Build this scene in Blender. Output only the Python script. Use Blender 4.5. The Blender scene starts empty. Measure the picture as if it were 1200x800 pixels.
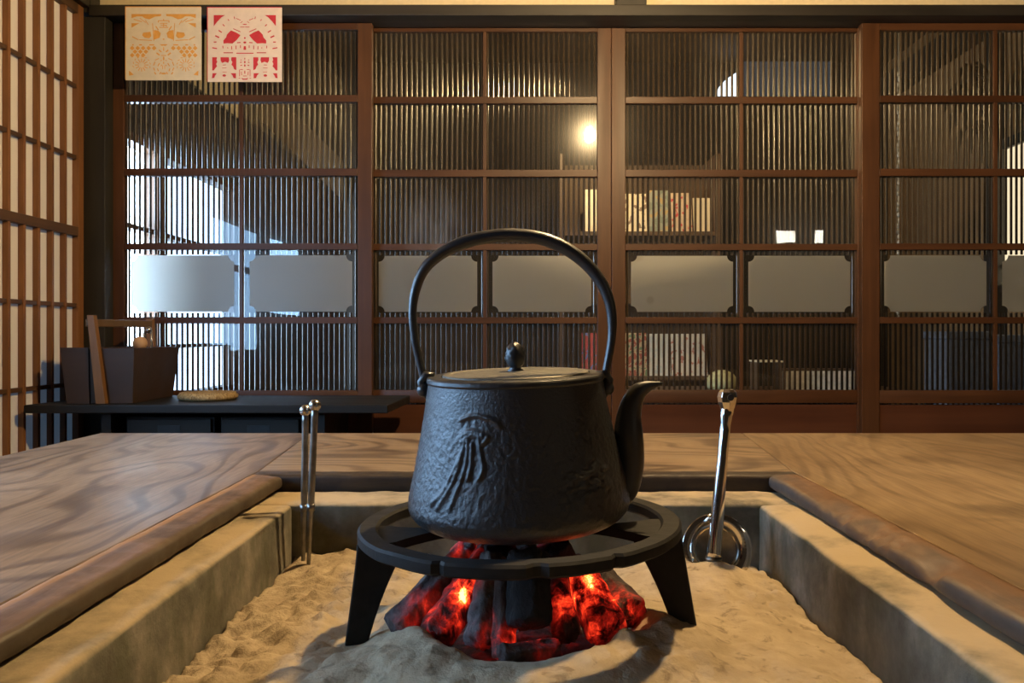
import bpy, bmesh, math, random
from mathutils import Vector, Matrix, noise
R = math.radians
PI = math.pi
rnd = random.Random(7)
S = bpy.context.scene
COL = S.collection

# ------------------------------------------------------------------ camera
F = 920.0                      # focal length in pixels of the 1200 px frame
EYE = 0.61
cd = bpy.data.cameras.new('camera')
cam = bpy.data.objects.new('camera', cd)
COL.objects.link(cam)
cam.location = (0, 0, EYE)
cam.rotation_euler = (R(90), 0, 0)
cd.sensor_width = 36
cd.lens = F / 1200 * 36
cd.shift_x = -16 / 1200
cd.shift_y = -9 / 1200
cd.clip_start = 0.02
S.camera = cam

# ------------------------------------------------------------------ world, exposure
w = bpy.data.worlds.new('world')
S.world = w
w.use_nodes = True
w.node_tree.nodes['Background'].inputs[0].default_value = (0.55, 0.75, 1.0, 1)
w.node_tree.nodes['Background'].inputs[1].default_value = 0.6
S.view_settings.view_transform = 'Standard'
S.view_settings.look = 'None'
S.view_settings.exposure = 0.0
S.view_settings.gamma = 1
S.view_settings.use_curve_mapping = False
S.cycles.use_denoising = True
S.cycles.max_bounces = 10
S.cycles.transparent_max_bounces = 24
S.cycles.sample_clamp_indirect = 120

LAMP = (0.365, 1.34, 1.73)      # the bulb that hangs above the hearth
LAMP_STRENGTH = 3000
LAMP_COL = (1.0, 0.69, 0.34)
LAMP2 = (0.40, 4.0, 1.86)      # the bulb of the room behind the doors
LAMP2_STRENGTH = 1000
SKY_WIN = (0.36, 0.63, 1.0)    # daylight through paper and glass
WIN_NEAR = 12.0
WIN_BACK = 34.0
PAPER_BACKLIGHT = 0.065

# ------------------------------------------------------------------ helpers
def W(px, py, Y):
    """point of the place at depth Y seen at that pixel: used to take measurements"""
    return Vector(((px - 616) * Y / F, Y, EYE - (py - 391) * Y / F))

def fr(p, s=1.0, o=4):
    return noise.fractal(Vector(p) * s, 1.0, 2.0, o)

def sm(a, b, x):
    t = max(0.0, min(1.0, (x - a) / (b - a)))
    return t * t * (3 - 2 * t)

class MB:
    def __init__(self):
        self.v = []; self.f = []
    def add(self, vs, fs):
        o = len(self.v)
        self.v += [Vector(p) for p in vs]
        self.f += [tuple(i + o for i in f) for f in fs]
        return self
    def box(self, x0, x1, y0, y1, z0, z1):
        return self.add([(x0,y0,z0),(x1,y0,z0),(x1,y1,z0),(x0,y1,z0),(x0,y0,z1),(x1,y0,z1),(x1,y1,z1),(x0,y1,z1)],
                        [(0,3,2,1),(4,5,6,7),(0,1,5,4),(1,2,6,5),(2,3,7,6),(3,0,4,7)])
    def hexa(self, b, t):
        return self.add(list(b) + list(t), [(0,3,2,1),(4,5,6,7),(0,1,5,4),(1,2,6,5),(2,3,7,6),(3,0,4,7)])
    def prism(self, pts, y0, y1):
        """outline in (x, z), counter-clockwise seen from -Y, run from y0 (front) to y1"""
        n = len(pts)
        a = sum(pts[i][0]*pts[(i+1)%n][1]-pts[(i+1)%n][0]*pts[i][1] for i in range(n))
        if a < 0: pts = pts[::-1]
        vs = [(p[0], y0, p[1]) for p in pts] + [(p[0], y1, p[1]) for p in pts]
        fs = [tuple(range(n)), tuple(range(2*n-1, n-1, -1))]
        for i in range(n):
            j = (i+1) % n
            fs.append((i, n+i, n+j, j))
        return self.add(vs, fs)
    def tube(self, path, rad, n=12, sx=1.0, caps=True, up=(0,1,0)):
        """swept tube; rad a number or list; sx scales the section along 'up'"""
        P = [Vector(p) for p in path]; m = len(P)
        if not hasattr(rad, '__len__'): rad = [rad]*m
        up = Vector(up); vs = []; fs = []
        for i in range(m):
            t = (P[min(i+1,m-1)] - P[max(i-1,0)]).normalized()
            u = up - t * up.dot(t)
            if u.length < 1e-4: u = t.orthogonal()
            u.normalize(); s = t.cross(u)
            for k in range(n):
                a = 2*PI*k/n
                vs.append(P[i] + u*(math.cos(a)*rad[i]*sx) + s*(math.sin(a)*rad[i]))
        for i in range(m-1):
            for k in range(n):
                l = (k+1) % n
                fs.append((i*n+k, i*n+l, (i+1)*n+l, (i+1)*n+k))
        if caps:
            fs.append(tuple(range(n-1,-1,-1))); fs.append(tuple((m-1)*n+k for k in range(n)))
        return self.add(vs, fs)
    def lathe(self, prof, c=(0,0,0), n=48, closed=False, fn=None):
        """profile [(r, z)] turned round the Z axis at c"""
        c = Vector(c); vs = []; fs = []; m = len(prof)
        for (r, z) in prof:
            for k in range(n):
                a = 2*PI*k/n
                p = Vector((math.cos(a)*r, math.sin(a)*r, z))
                if fn: p = fn(p, a, r, z)
                vs.append(c + p)
        for i in range(m if closed else m-1):
            j = (i+1) % m
            for k in range(n):
                l = (k+1) % n
                fs.append((i*n+k, i*n+l, j*n+l, j*n+k))
        if not closed:
            if prof[0][0] > 1e-6: fs.append(tuple(range(n-1,-1,-1)))
            if prof[-1][0] > 1e-6: fs.append(tuple((m-1)*n+k for k in range(n)))
        return self.add(vs, fs)
    def ball(self, c, r, n=16, sz=1.0):
        pr = [(r*math.sin(PI*i/n)+ (0 if 0<i<n else 0), -r*sz*math.cos(PI*i/n)) for i in range(n+1)]
        pr[0] = (0.0, pr[0][1]); pr[-1] = (0.0, pr[-1][1])
        return self.lathe(pr, c, n*2)
    def rbox(self, x0, x1, y0, y1, z0, z1, r=0.004, step=0.012, fn=None):
        """box of many small faces with round edges; fn(p, n) may move each point"""
        lo = Vector((x0,y0,z0)); hi = Vector((x1,y1,z1))
        nn = [max(2, int(round((hi[i]-lo[i])/step))) for i in range(3)]
        idx = {}; vs = []; fs = []
        ilo = lo + Vector((r,r,r)); ihi = hi - Vector((r,r,r))
        def vert(i, j, k):
            key = (i,j,k)
            if key not in idx:
                p = Vector((lo[0]+(hi[0]-lo[0])*i/nn[0], lo[1]+(hi[1]-lo[1])*j/nn[1], lo[2]+(hi[2]-lo[2])*k/nn[2]))
                q = Vector([min(max(p[a], ilo[a]), ihi[a]) for a in range(3)])
                d = p - q
                if d.length > 1e-9:
                    d.normalize(); p = q + d*r
                else: d = Vector((0,0,1))
                if fn: p = fn(p, d)
                idx[key] = len(vs); vs.append(p)
            return idx[key]
        A, B, C = nn
        for i in range(A):
            for j in range(B):
                fs.append((vert(i,j,0),vert(i,j+1,0),vert(i+1,j+1,0),vert(i+1,j,0)))
                fs.append((vert(i,j,C),vert(i+1,j,C),vert(i+1,j+1,C),vert(i,j+1,C)))
        for i in range(A):
            for k in range(C):
                fs.append((vert(i,0,k),vert(i+1,0,k),vert(i+1,0,k+1),vert(i,0,k+1)))
                fs.append((vert(i,B,k),vert(i,B,k+1),vert(i+1,B,k+1),vert(i+1,B,k)))
        for j in range(B):
            for k in range(C):
                fs.append((vert(0,j,k),vert(0,j,k+1),vert(0,j+1,k+1),vert(0,j+1,k)))
                fs.append((vert(A,j,k),vert(A,j+1,k),vert(A,j+1,k+1),vert(A,j,k+1)))
        return self.add(vs, fs)
    def build(self, name, m, parent=None, smooth=False, bevel=0, local=False, seg=2):
        off = Vector((0,0,0)) if (parent is None or local) else ROOTLOC[parent.name]
        me = bpy.data.meshes.new(name)
        me.from_pydata([tuple(p - off) for p in self.v], [], self.f)
        me.validate(); me.update()
        o = bpy.data.objects.new(name, me)
        COL.objects.link(o)
        if m: me.materials.append(m)
        if parent is not None:
            o.parent = parent
            ROOTLOC[o.name] = off
        else:
            ROOTLOC[o.name] = Vector((0,0,0))
        if smooth:
            me.polygons.foreach_set('use_smooth', [True]*len(me.polygons))
        if bevel:
            b = o.modifiers.new('bevel', 'BEVEL'); b.width = bevel; b.segments = seg; b.limit_method = 'ANGLE'; b.angle_limit = R(40)
        return o

ROOTLOC = {}
def tag(o, label, cat, group=None, kind=None):
    o['label'] = label; o['category'] = cat
    if group: o['group'] = group
    if kind: o['kind'] = kind
    return o
def thing(name, loc, label, cat, group=None):
    o = bpy.data.objects.new(name, None)
    o.empty_display_size = 0.05
    COL.objects.link(o); o.location = loc
    ROOTLOC[o.name] = Vector(loc)
    return tag(o, label, cat, group)
def struct(o):
    o['kind'] = 'structure'; return o
def copy_tree(o, parent=None):
    c = o.copy(); COL.objects.link(c)
    if parent is not None: c.parent = parent
    for ch in list(o.children): copy_tree(ch, c)
    return c

# ------------------------------------------------------------------ materials
class G:
    def __init__(self, name):
        self.m = bpy.data.materials.new(name); self.m.use_nodes = True
        self.nt = self.m.node_tree; self.nt.nodes.clear()
        self.out = self.n('ShaderNodeOutputMaterial')
        self._tc = None
    def n(self, t, **kw):
        x = self.nt.nodes.new(t)
        for k, v in kw.items(): setattr(x, k, v)
        return x
    def set(self, sock, v):
        if isinstance(v, bpy.types.NodeSocket): self.nt.links.new(v, sock)
        elif v is not None: sock.default_value = v
    def co(self, scale=(1,1,1), loc=(0,0,0), rot=(0,0,0)):
        if not self._tc: self._tc = self.n('ShaderNodeTexCoord')
        mp = self.n('ShaderNodeMapping')
        self.nt.links.new(self._tc.outputs['Object'], mp.inputs[0])
        mp.inputs['Scale'].default_value = scale; mp.inputs['Location'].default_value = loc; mp.inputs['Rotation'].default_value = rot
        return mp.outputs[0]
    def noise(self, vec, scale, detail=4, rough=0.5, dist=0.0):
        x = self.n('ShaderNodeTexNoise')
        self.set(x.inputs['Vector'], vec); x.inputs['Scale'].default_value = scale
        x.inputs['Detail'].default_value = detail; x.inputs['Roughness'].default_value = rough; x.inputs['Distortion'].default_value = dist
        return x.outputs['Fac']
    def voro(self, vec, scale, feature='F1'):
        x = self.n('ShaderNodeTexVoronoi', feature=feature)
        self.set(x.inputs['Vector'], vec); x.inputs['Scale'].default_value = scale
        return x.outputs['Distance']
    def math(self, op, a, b=None, c=None):
        x = self.n('ShaderNodeMath', operation=op)
        self.set(x.inputs[0], a)
        if b is not None: self.set(x.inputs[1], b)
        if c is not None: self.set(x.inputs[2], c)
        return x.outputs[0]
    def ramp(self, fac, stops, interp='LINEAR'):
        x = self.n('ShaderNodeValToRGB'); r = x.color_ramp; r.interpolation = interp
        full = lambda c: (c, c, c, 1) if not hasattr(c, '__len__') else (*c[:3], 1)
        r.elements[1].position = stops[-1][0]; r.elements[1].color = full(stops[-1][1])
        r.elements[0].position = stops[0][0]; r.elements[0].color = full(stops[0][1])
        for p, c in stops[1:-1]:
            e = r.elements.new(p); e.color = full(c)
        self.set(x.inputs[0], fac); return x.outputs[0]
    def mix(self, fac, a, b, mode='MIX'):
        x = self.n('ShaderNodeMix', data_type='RGBA', blend_type=mode)
        self.set(x.inputs[0], fac)
        for s, v in ((x.inputs[6], a), (x.inputs[7], b)):
            if not isinstance(v, bpy.types.NodeSocket): v = (*v[:3], 1)
            self.set(s, v)
        return x.outputs[2]
    def sep(self, vec):
        x = self.n('ShaderNodeSeparateXYZ'); self.set(x.inputs[0], vec); return x.outputs
    def bump(self, h, strength=0.3, dist=0.01, normal=None):
        x = self.n('ShaderNodeBump'); x.inputs['Strength'].default_value = strength; x.inputs['Distance'].default_value = dist
        self.set(x.inputs['Height'], h)
        if normal: self.set(x.inputs['Normal'], normal)
        return x.outputs[0]
    def pbr(self, base, rough=0.5, metal=0.0, normal=None, emis=None, estr=0.0, spec=0.5, coat=0.0, alpha=None):
        p = self.n('ShaderNodeBsdfPrincipled')
        self.set(p.inputs['Base Color'], base if isinstance(base, bpy.types.NodeSocket) else (*base[:3], 1))
        self.set(p.inputs['Roughness'], rough); self.set(p.inputs['Metallic'], metal)
        self.set(p.inputs['Specular IOR Level'], spec)
        if normal: self.set(p.inputs['Normal'], normal)
        if emis is not None:
            self.set(p.inputs['Emission Color'], emis if isinstance(emis, bpy.types.NodeSocket) else (*emis[:3], 1))
            self.set(p.inputs['Emission Strength'], estr)
        if coat: p.inputs['Coat Weight'].default_value = coat; p.inputs['Coat Roughness'].default_value = 0.2
        self.nt.links.new(p.outputs[0], self.out.inputs[0]); return p
    def surf(self, sh): self.nt.links.new(sh, self.out.inputs[0])

def wood(name, c1, c2, axis='Z', rough=0.42, grain=60, bump=0.15, spec=0.5, var=None):
    g = G(name)
    st = {'X': (0.06,1,1), 'Y': (1,0.06,1), 'Z': (1,1,0.06)}[axis]
    v = g.co(st)
    a = g.noise(v, grain, 5, 0.6, 0.4)
    b = g.noise(v, grain*0.22, 3, 0.5, 0.8)
    c = g.noise(g.co((1,1,1)), 5, 3)
    f = g.math('ADD', g.math('MULTIPLY', a, 0.5), g.math('MULTIPLY', b, 0.5))
    col = g.ramp(f, [(0.33, c1), (0.66, c2)])
    col = g.mix(g.math('MULTIPLY', g.ramp(c, [(0.4, 0.0), (0.7, 1.0)]), 0.35), col, [x*0.55 for x in c1])
    g.pbr(col, g.ramp(b, [(0.3, rough-0.06), (0.7, rough+0.12)]), normal=g.bump(a, bump, 0.002), spec=spec)
    return g.m

def plain(name, col, rough=0.6, metal=0.0, nscale=30, var=0.25, bump=0.1, bd=0.002, spec=0.5, coat=0.0):
    g = G(name)
    v = g.co()
    a = g.noise(v, nscale, 4)
    c = g.ramp(a, [(0.3, [x*(1-var) for x in col]), (0.7, [min(1, x*(1+var)) for x in col])])
    g.pbr(c, rough, metal, g.bump(a, bump, bd), spec=spec, coat=coat)
    return g.m

def table_wood(name, axis, light, dark, line, seed, rs=1.0):
    """broad old planks: cathedral grain from the level lines of a stretched noise"""
    g = G(name)
    st = (0.36, 1, 1) if axis == 'X' else (1, 0.36, 1)
    v = g.co(st, (seed*1.7, seed*0.9, seed*0.3))
    warp = g.noise(v, 3.0, 2.0, 0.45, 0.15)
    xyz = g.sep(v)
    cross = xyz[1] if axis == 'X' else xyz[0]
    t = g.math('ADD', g.math('MULTIPLY', cross, 16), g.math('MULTIPLY', warp, 46))
    s = g.math('SINE', g.math('MULTIPLY', t, 2.6))
    s2 = g.math('SINE', g.math('MULTIPLY', t, 7.3))
    ring = g.ramp(g.math('MULTIPLY_ADD', s, 0.5, 0.5), [(0.0, 0.0), (0.62, 0.12), (0.86, 0.75), (1.0, 1.0)])
    fine = g.noise(g.co((0.05,1,1) if axis == 'X' else (1,0.05,1)), 190, 4, 0.6)
    big = g.noise(g.co((1,1,1), (seed, 0, 0)), 2.6, 4, 0.55)
    blot = g.noise(g.co((0.5,1,1) if axis == 'X' else (1,0.5,1), (0, seed, 0)), 7, 4, 0.55)
    base = g.mix(g.ramp(big, [(0.35, 0.0), (0.65, 1.0)]), light, dark)
    col = g.mix(g.math('MULTIPLY', ring, g.ramp(big, [(0.35, 0.50*rs), (0.6, 0.85*rs)])), base, line)
    col = g.mix(g.math('MULTIPLY', g.math('MULTIPLY_ADD', s2, 0.5, 0.5), 0.14), col, line)
    col = g.mix(g.math('MULTIPLY', g.ramp(fine, [(0.42, 0.0), (0.68, 1.0)]), 0.42), col, [x*0.7 for x in line])
    col = g.mix(g.math('MULTIPLY', g.ramp(blot, [(0.55, 0.0), (0.70, 1.0)]), 0.7), col, [x*0.75 for x in line])
    h = g.math('ADD', g.math('MULTIPLY', ring, 0.5), g.math('MULTIPLY', fine, 0.6))
    g.pbr(col, g.ramp(blot, [(0.3, 0.33), (0.7, 0.5)]), normal=g.bump(h, 0.22, 0.002), spec=0.5)
    return g.m

def glow(name, col, strength):
    g = G(name); e = g.n('ShaderNodeEmission')
    e.inputs[0].default_value = (*col, 1); e.inputs[1].default_value = strength
    g.surf(e.outputs[0]); return g.m

M = {}
M['door_wood'] = wood('door_wood', (0.052,0.0205,0.0078), (0.102,0.041,0.0148), 'Z', 0.42, 46, 0.15, 0.32)
M['rail_wood'] = wood('rail_wood', (0.048,0.0185,0.007), (0.094,0.0365,0.013), 'X', 0.42, 46, 0.15, 0.32)
M['board_wood'] = wood('board_wood', (0.060,0.018,0.0075), (0.105,0.034,0.012), 'X', 0.42, 30)
M['lattice_wood'] = wood('lattice_wood', (0.026,0.0135,0.0055), (0.055,0.029,0.0115), 'Z', 0.30, 40, 0.0)
M['black_wood'] = wood('black_wood', (0.012,0.010,0.008), (0.028,0.023,0.017), 'X', 0.45, 40)
M['black_post'] = wood('black_post', (0.012,0.011,0.009), (0.028,0.025,0.019), 'Z', 0.5, 40)
M['shoji_wood'] = wood('shoji_wood', (0.15,0.060,0.020), (0.27,0.115,0.040), 'Z', 0.5, 50)
M['shoji_rail'] = wood('shoji_rail', (0.060,0.030,0.014), (0.115,0.055,0.024), 'Y', 0.5, 50)
M['plaster'] = plain('plaster', (0.62,0.53,0.35), 0.9, 0, 60, 0.06, 0.15, 0.002, 0.2)
M['ceiling_wood'] = wood('ceiling_wood', (0.045,0.028,0.015), (0.085,0.05,0.026), 'X', 0.6, 14)
M['floor_wood'] = wood('floor_wood', (0.04,0.022,0.011), (0.085,0.048,0.024), 'X', 0.45, 16)
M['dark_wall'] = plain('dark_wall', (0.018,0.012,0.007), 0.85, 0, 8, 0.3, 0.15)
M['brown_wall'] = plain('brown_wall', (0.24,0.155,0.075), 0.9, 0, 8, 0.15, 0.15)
M['beam_wood'] = wood('beam_wood', (0.09,0.06,0.03), (0.14,0.09,0.045), 'X', 0.6, 14)
M['shelf_wood'] = wood('shelf_wood', (0.008,0.0075,0.007), (0.018,0.016,0.014), 'X', 0.45, 24, 0.15, 0.3)
M['chest_wood'] = wood('chest_wood', (0.018,0.015,0.012), (0.034,0.028,0.022), 'X', 0.5, 24, 0.15, 0.3)
M['box_wood'] = wood('box_wood', (0.026,0.013,0.007), (0.050,0.025,0.013), 'X', 0.5, 26)
M['handle_wood'] = wood('handle_wood', (0.14,0.062,0.020), (0.26,0.125,0.042), 'Z', 0.45, 34)
M['bar_wood'] = wood('bar_wood', (0.07,0.038,0.015), (0.14,0.08,0.03), 'Y', 0.45, 34)
M['pale_wood'] = wood('pale_wood', (0.40,0.23,0.12), (0.56,0.35,0.20), 'Z', 0.5, 30)
M['table_left'] = table_wood('table_left', 'Y', (0.320,0.225,0.145), (0.215,0.140,0.085), (0.075,0.047,0.032), 1.3)
M['table_right'] = table_wood('table_right', 'Y', (0.330,0.225,0.120), (0.215,0.135,0.066), (0.085,0.050,0.025), 4.1, 0.55)
M['table_far'] = table_wood('table_far', 'X', (0.350,0.245,0.140), (0.270,0.180,0.098), (0.085,0.050,0.028), 7.7)
M['leg_wood'] = wood('leg_wood', (0.06,0.03,0.015), (0.12,0.065,0.03), 'Z', 0.5, 20)
M['steel'] = plain('steel', (0.52,0.50,0.47), 0.24, 1.0, 40, 0.1, 0.03)
M['dull_steel'] = plain('dull_steel', (0.24,0.23,0.21), 0.34, 1.0, 60, 0.3, 0.1)
M['polished'] = plain('polished', (0.72,0.70,0.67), 0.10, 1.0, 30, 0.06, 0.02)
M['iron_ring'] = plain('iron_ring', (0.011,0.0105,0.010), 0.62, 0.0, 70, 0.35, 0.25, 0.002, 0.28)
M['red'] = plain('red', (0.55,0.030,0.045), 0.75, 0, 60, 0.08, 0.03)
M['amber'] = plain('amber', (0.72,0.36,0.075), 0.75, 0, 60, 0.08, 0.03)
M['white_paper'] = plain('white_paper', (0.74,0.62,0.52), 0.85, 0, 40, 0.05, 0.05)
M['cream_paper'] = plain('cream_paper', (0.70,0.62,0.47), 0.85, 0, 40, 0.05, 0.05)
M['black_plastic'] = plain('black_plastic', (0.02,0.02,0.02), 0.4)

# rim timber: worn brown top, soot towards the hearth as irregular stains
def rim_mat(name, axis, c1, c2, c3, seed, edge=None):
    g = G(name)
    v = g.co((0.12,1,1) if axis == 'X' else (1,0.12,1), (seed,0,0))
    a = g.noise(v, 70, 5, 0.6, 0.3)
    b = g.noise(g.co((1,1,1),(0,seed,0)), 14, 5, 0.6)
    col = g.ramp(a, [(0.32, c1), (0.68, c2)])
    col = g.mix(g.math('MULTIPLY', g.ramp(b, [(0.48,0.0),(0.68,1.0)]), 0.75), col, c3)
    if edge:      # brighter strip along the outer arris, sooty inner face
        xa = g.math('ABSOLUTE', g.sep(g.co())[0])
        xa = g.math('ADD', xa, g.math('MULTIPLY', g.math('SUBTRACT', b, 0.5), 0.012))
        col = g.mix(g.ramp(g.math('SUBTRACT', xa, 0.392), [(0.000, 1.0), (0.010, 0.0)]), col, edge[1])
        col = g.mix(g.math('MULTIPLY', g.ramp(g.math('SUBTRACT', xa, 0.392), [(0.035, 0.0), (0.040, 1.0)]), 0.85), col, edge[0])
    g.pbr(col, g.ramp(b, [(0.4,0.46),(0.7,0.75)]), normal=g.bump(g.math('ADD', a, b), 0.3, 0.003))
    return g.m
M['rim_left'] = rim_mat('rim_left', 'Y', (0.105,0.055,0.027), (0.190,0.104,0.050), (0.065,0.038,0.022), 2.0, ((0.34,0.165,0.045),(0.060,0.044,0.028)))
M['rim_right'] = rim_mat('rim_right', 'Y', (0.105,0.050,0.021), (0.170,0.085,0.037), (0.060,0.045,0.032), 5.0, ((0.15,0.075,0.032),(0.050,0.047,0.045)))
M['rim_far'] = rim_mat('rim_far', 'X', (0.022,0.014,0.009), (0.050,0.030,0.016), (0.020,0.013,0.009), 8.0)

# the stone lining: olive-grey with pale ash dust and stains
g = G('stone')
v = g.co()
a = g.noise(v, 9, 6, 0.62); b = g.noise(g.co((1,1,0.35)), 26, 4, 0.6); c = g.noise(v, 120, 3, 0.6)
col = g.ramp(a, [(0.34,(0.075,0.068,0.050)), (0.50,(0.155,0.142,0.108)), (0.64,(0.270,0.240,0.185))])
col = g.mix(g.math('MULTIPLY', g.ramp(b, [(0.45,0.0),(0.72,1.0)]), 0.75), col, (0.085,0.088,0.050))
nrm = g.n('ShaderNodeNewGeometry').outputs['Normal']
top = g.math('MULTIPLY', g.ramp(g.sep(nrm)[2], [(0.35,0.0),(0.8,1.0)]), g.ramp(a, [(0.36,0.25),(0.55,1.0)]))
col = g.mix(top, col, (0.420,0.325,0.200))      # settled ash lies on the flat tops
g.pbr(col, 0.85, normal=g.bump(g.math('ADD', a, g.math('MULTIPLY', c, 0.4)), 0.5, 0.004), spec=0.25)
M['stone'] = g.m

# ash
g = G('ash')
v = g.co()
a = g.noise(v, 16, 6, 0.65); b = g.noise(v, 90, 4, 0.65); c = g.noise(v, 46, 4, 0.6, 0.6)
col = g.ramp(a, [(0.3,(0.330,0.255,0.165)), (0.7,(0.520,0.415,0.280))])
col = g.mix(g.math('MULTIPLY', g.ramp(c, [(0.56,0.0),(0.68,1.0)]), 0.7), col, (0.19,0.145,0.095))
g.pbr(col, 0.95, normal=g.bump(g.math('ADD', g.math('MULTIPLY', a, 0.5), b), 0.6, 0.005), spec=0.1)
M['ash'] = g.m

# cast iron
def iron(name, rough, scale, strength):
    g = G(name)
    v = g.co()
    a = g.noise(v, scale, 4, 0.6); b = g.noise(v, 8, 3)
    col = g.ramp(b, [(0.3,(0.011,0.0125,0.015)), (0.7,(0.019,0.021,0.0245))])
    g.pbr(col, g.ramp(a, [(0.3, rough-0.06), (0.7, rough+0.1)]), 0.12, g.bump(a, strength, 0.0015), spec=0.95)
    return g.m
M['iron'] = iron('cast_iron', 0.37, 340, 0.6)
M['iron_smooth'] = iron('cast_iron_smooth', 0.36, 160, 0.12)
g = G('lid_iron')
v = g.co(); a = g.noise(v, 120, 5, 0.6); b = g.noise(v, 18, 4)
g.pbr(g.ramp(b, [(0.3,(0.11,0.102,0.082)),(0.7,(0.19,0.175,0.14))]), g.ramp(a,[(0.3,0.38),(0.7,0.6)]), 0.3, g.bump(a,0.2,0.001))
M['lid_iron'] = g.m

# charcoal: burnt wood with grey ash skin, glowing where the heat attribute is high
def coal(name, c1, c2):
    g = G(name)
    at = g.n('ShaderNodeAttribute'); at.attribute_name = 'ember_glow'
    v = g.co((1,1,0.35))
    a = g.noise(v, 60, 5, 0.6); b = g.noise(g.co((1,1,0.7)), 62, 5, 0.62, 0.2); cr = g.voro(g.co((1,1,0.8)), 70, 'DISTANCE_TO_EDGE')
    col = g.ramp(a, [(0.35, c1), (0.65, c2)])
    h = g.math('MULTIPLY', at.outputs['Fac'], g.math('ADD', g.ramp(b, [(0.36,0.10),(0.68,1.2)]), g.ramp(cr, [(0.0,0.16),(0.05,0.0)])))
    e = g.ramp(h, [(0.0,(0,0,0)), (0.10,(0.04,0.001,0.0005)), (0.32,(0.40,0.010,0.005)), (0.60,(1.0,0.045,0.012)), (0.85,(1.0,0.19,0.03)), (1.0,(1.0,0.50,0.13))])
    st = g.ramp(h, [(0.0,0.0),(0.3,0.10),(0.6,0.24),(1.0,0.9)])
    g.pbr(col, 0.85, normal=g.bump(g.math('ADD', a, b), 0.8, 0.006), emis=e, estr=g.math('MULTIPLY', st, 6.0), spec=0.3)
    return g.m
M['coal_grey'] = coal('charcoal_grey', (0.05,0.048,0.048), (0.17,0.16,0.155))
M['coal_black'] = coal('charcoal_black', (0.007,0.007,0.008), (0.024,0.023,0.024))
M['coal_red'] = coal('charcoal_burning', (0.020,0.014,0.012), (0.075,0.055,0.048))

# glass: thin clear sheet, a little uneven and dusty
g = G('glass')
v = g.co((1,1,0.5)); a = g.noise(v, 7, 2)
nb = g.bump(a, 0.04, 0.01)
fz = g.n('ShaderNodeFresnel'); fz.inputs[0].default_value = 1.45
tr = g.n('ShaderNodeBsdfTransparent'); tr.inputs[0].default_value = (0.97,0.98,0.97,1)
g1 = g.n('ShaderNodeBsdfGlossy'); g1.inputs['Roughness'].default_value = 0.015; g.set(g1.inputs['Normal'], nb)
g2 = g.n('ShaderNodeBsdfGlossy'); g2.inputs['Roughness'].default_value = 0.16
m0 = g.n('ShaderNodeMixShader'); m0.inputs[0].default_value = 0.13
g.nt.links.new(g1.outputs[0], m0.inputs[1]); g.nt.links.new(g2.outputs[0], m0.inputs[2])
m1 = g.n('ShaderNodeMixShader'); g.nt.links.new(fz.outputs[0], m1.inputs[0])
g.nt.links.new(tr.outputs[0], m1.inputs[1]); g.nt.links.new(m0.outputs[0], m1.inputs[2])
df = g.n('ShaderNodeBsdfDiffuse'); df.inputs[0].default_value = (0.55,0.5,0.42,1)
m2 = g.n('ShaderNodeMixShader'); g.set(m2.inputs[0], g.ramp(g.noise(g.co(), 3, 5, 0.6), [(0.3,0.005),(0.75,0.018)]))
g.nt.links.new(m1.outputs[0], m2.inputs[1]); g.nt.links.new(df.outputs[0], m2.inputs[2])
g.surf(m2.outputs[0])
M['glass'] = g.m

# frosted glass
g = G('frosted_glass')
v = g.co(); a = g.noise(v, 300, 2)
spots = g.voro(v, 9, 'SMOOTH_F1')
st = g.math('MULTIPLY', g.ramp(spots, [(0.10,1.0),(0.17,0.0)]), g.ramp(g.noise(v, 2.1, 2), [(0.52,0.0),(0.6,1.0)]))
dc = g.mix(g.math('MULTIPLY', st, 0.35), (0.80,0.80,0.76), (0.36,0.30,0.20))
tl = g.n('ShaderNodeBsdfTranslucent'); g.set(tl.inputs[0], dc)
dd = g.n('ShaderNodeBsdfDiffuse'); dd.inputs[0].default_value = (0.35,0.35,0.33,1)
mm = g.n('ShaderNodeMixShader'); mm.inputs[0].default_value = 0.12
g.nt.links.new(tl.outputs[0], mm.inputs[1]); g.nt.links.new(dd.outputs[0], mm.inputs[2])
gg = g.n('ShaderNodeBsdfGlossy'); gg.inputs['Roughness'].default_value = 0.35
m3 = g.n('ShaderNodeMixShader'); m3.inputs[0].default_value = 0.03
g.nt.links.new(mm.outputs[0], m3.inputs[1]); g.nt.links.new(gg.outputs[0], m3.inputs[2])
g.surf(m3.outputs[0])
M['frosted'] = g.m

# shoji paper with a little daylight coming through
g = G('shoji_paper')
v = g.co(); a = g.noise(v, 40, 5, 0.6); b = g.noise(v, 3, 3)
p = g.pbr(g.mix(g.math('MULTIPLY', a, 0.25), (0.70,0.64,0.49), (0.62,0.56,0.42)), 0.9, emis=SKY_WIN, estr=PAPER_BACKLIGHT, spec=0.1)
M['shoji_paper'] = g.m
M['day_near'] = glow('daylit_window_near', SKY_WIN, WIN_NEAR)
M['day_added'] = glow('added_light_pane', SKY_WIN, 25.0)  # glow of the unseen pane added to light the kettle from the left
M['day_back_dim'] = glow('daylit_window_shaded', (0.50,0.70,1.0), 3.5)
M['day_back'] = glow('daylit_window_behind', (0.56,0.76,1.0), WIN_BACK)
M['day_dim'] = glow('dim_evening_window', (0.10,0.115,0.14), 0.35)
M['day_bright'] = glow('bright_small_window', (0.75,0.85,1.0), 2.0)
M['lit_warm'] = glow('warm_lit_window', (1.0,0.80,0.52), 1.2)
M['bulb'] = glow('bulb_glow', LAMP_COL, LAMP_STRENGTH)
M['bulb_behind'] = glow('bulb_glow_behind', LAMP_COL, LAMP2_STRENGTH)
M['lantern'] = glow('lantern_glow', (1.0,0.93,0.78), 26.0)

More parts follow.
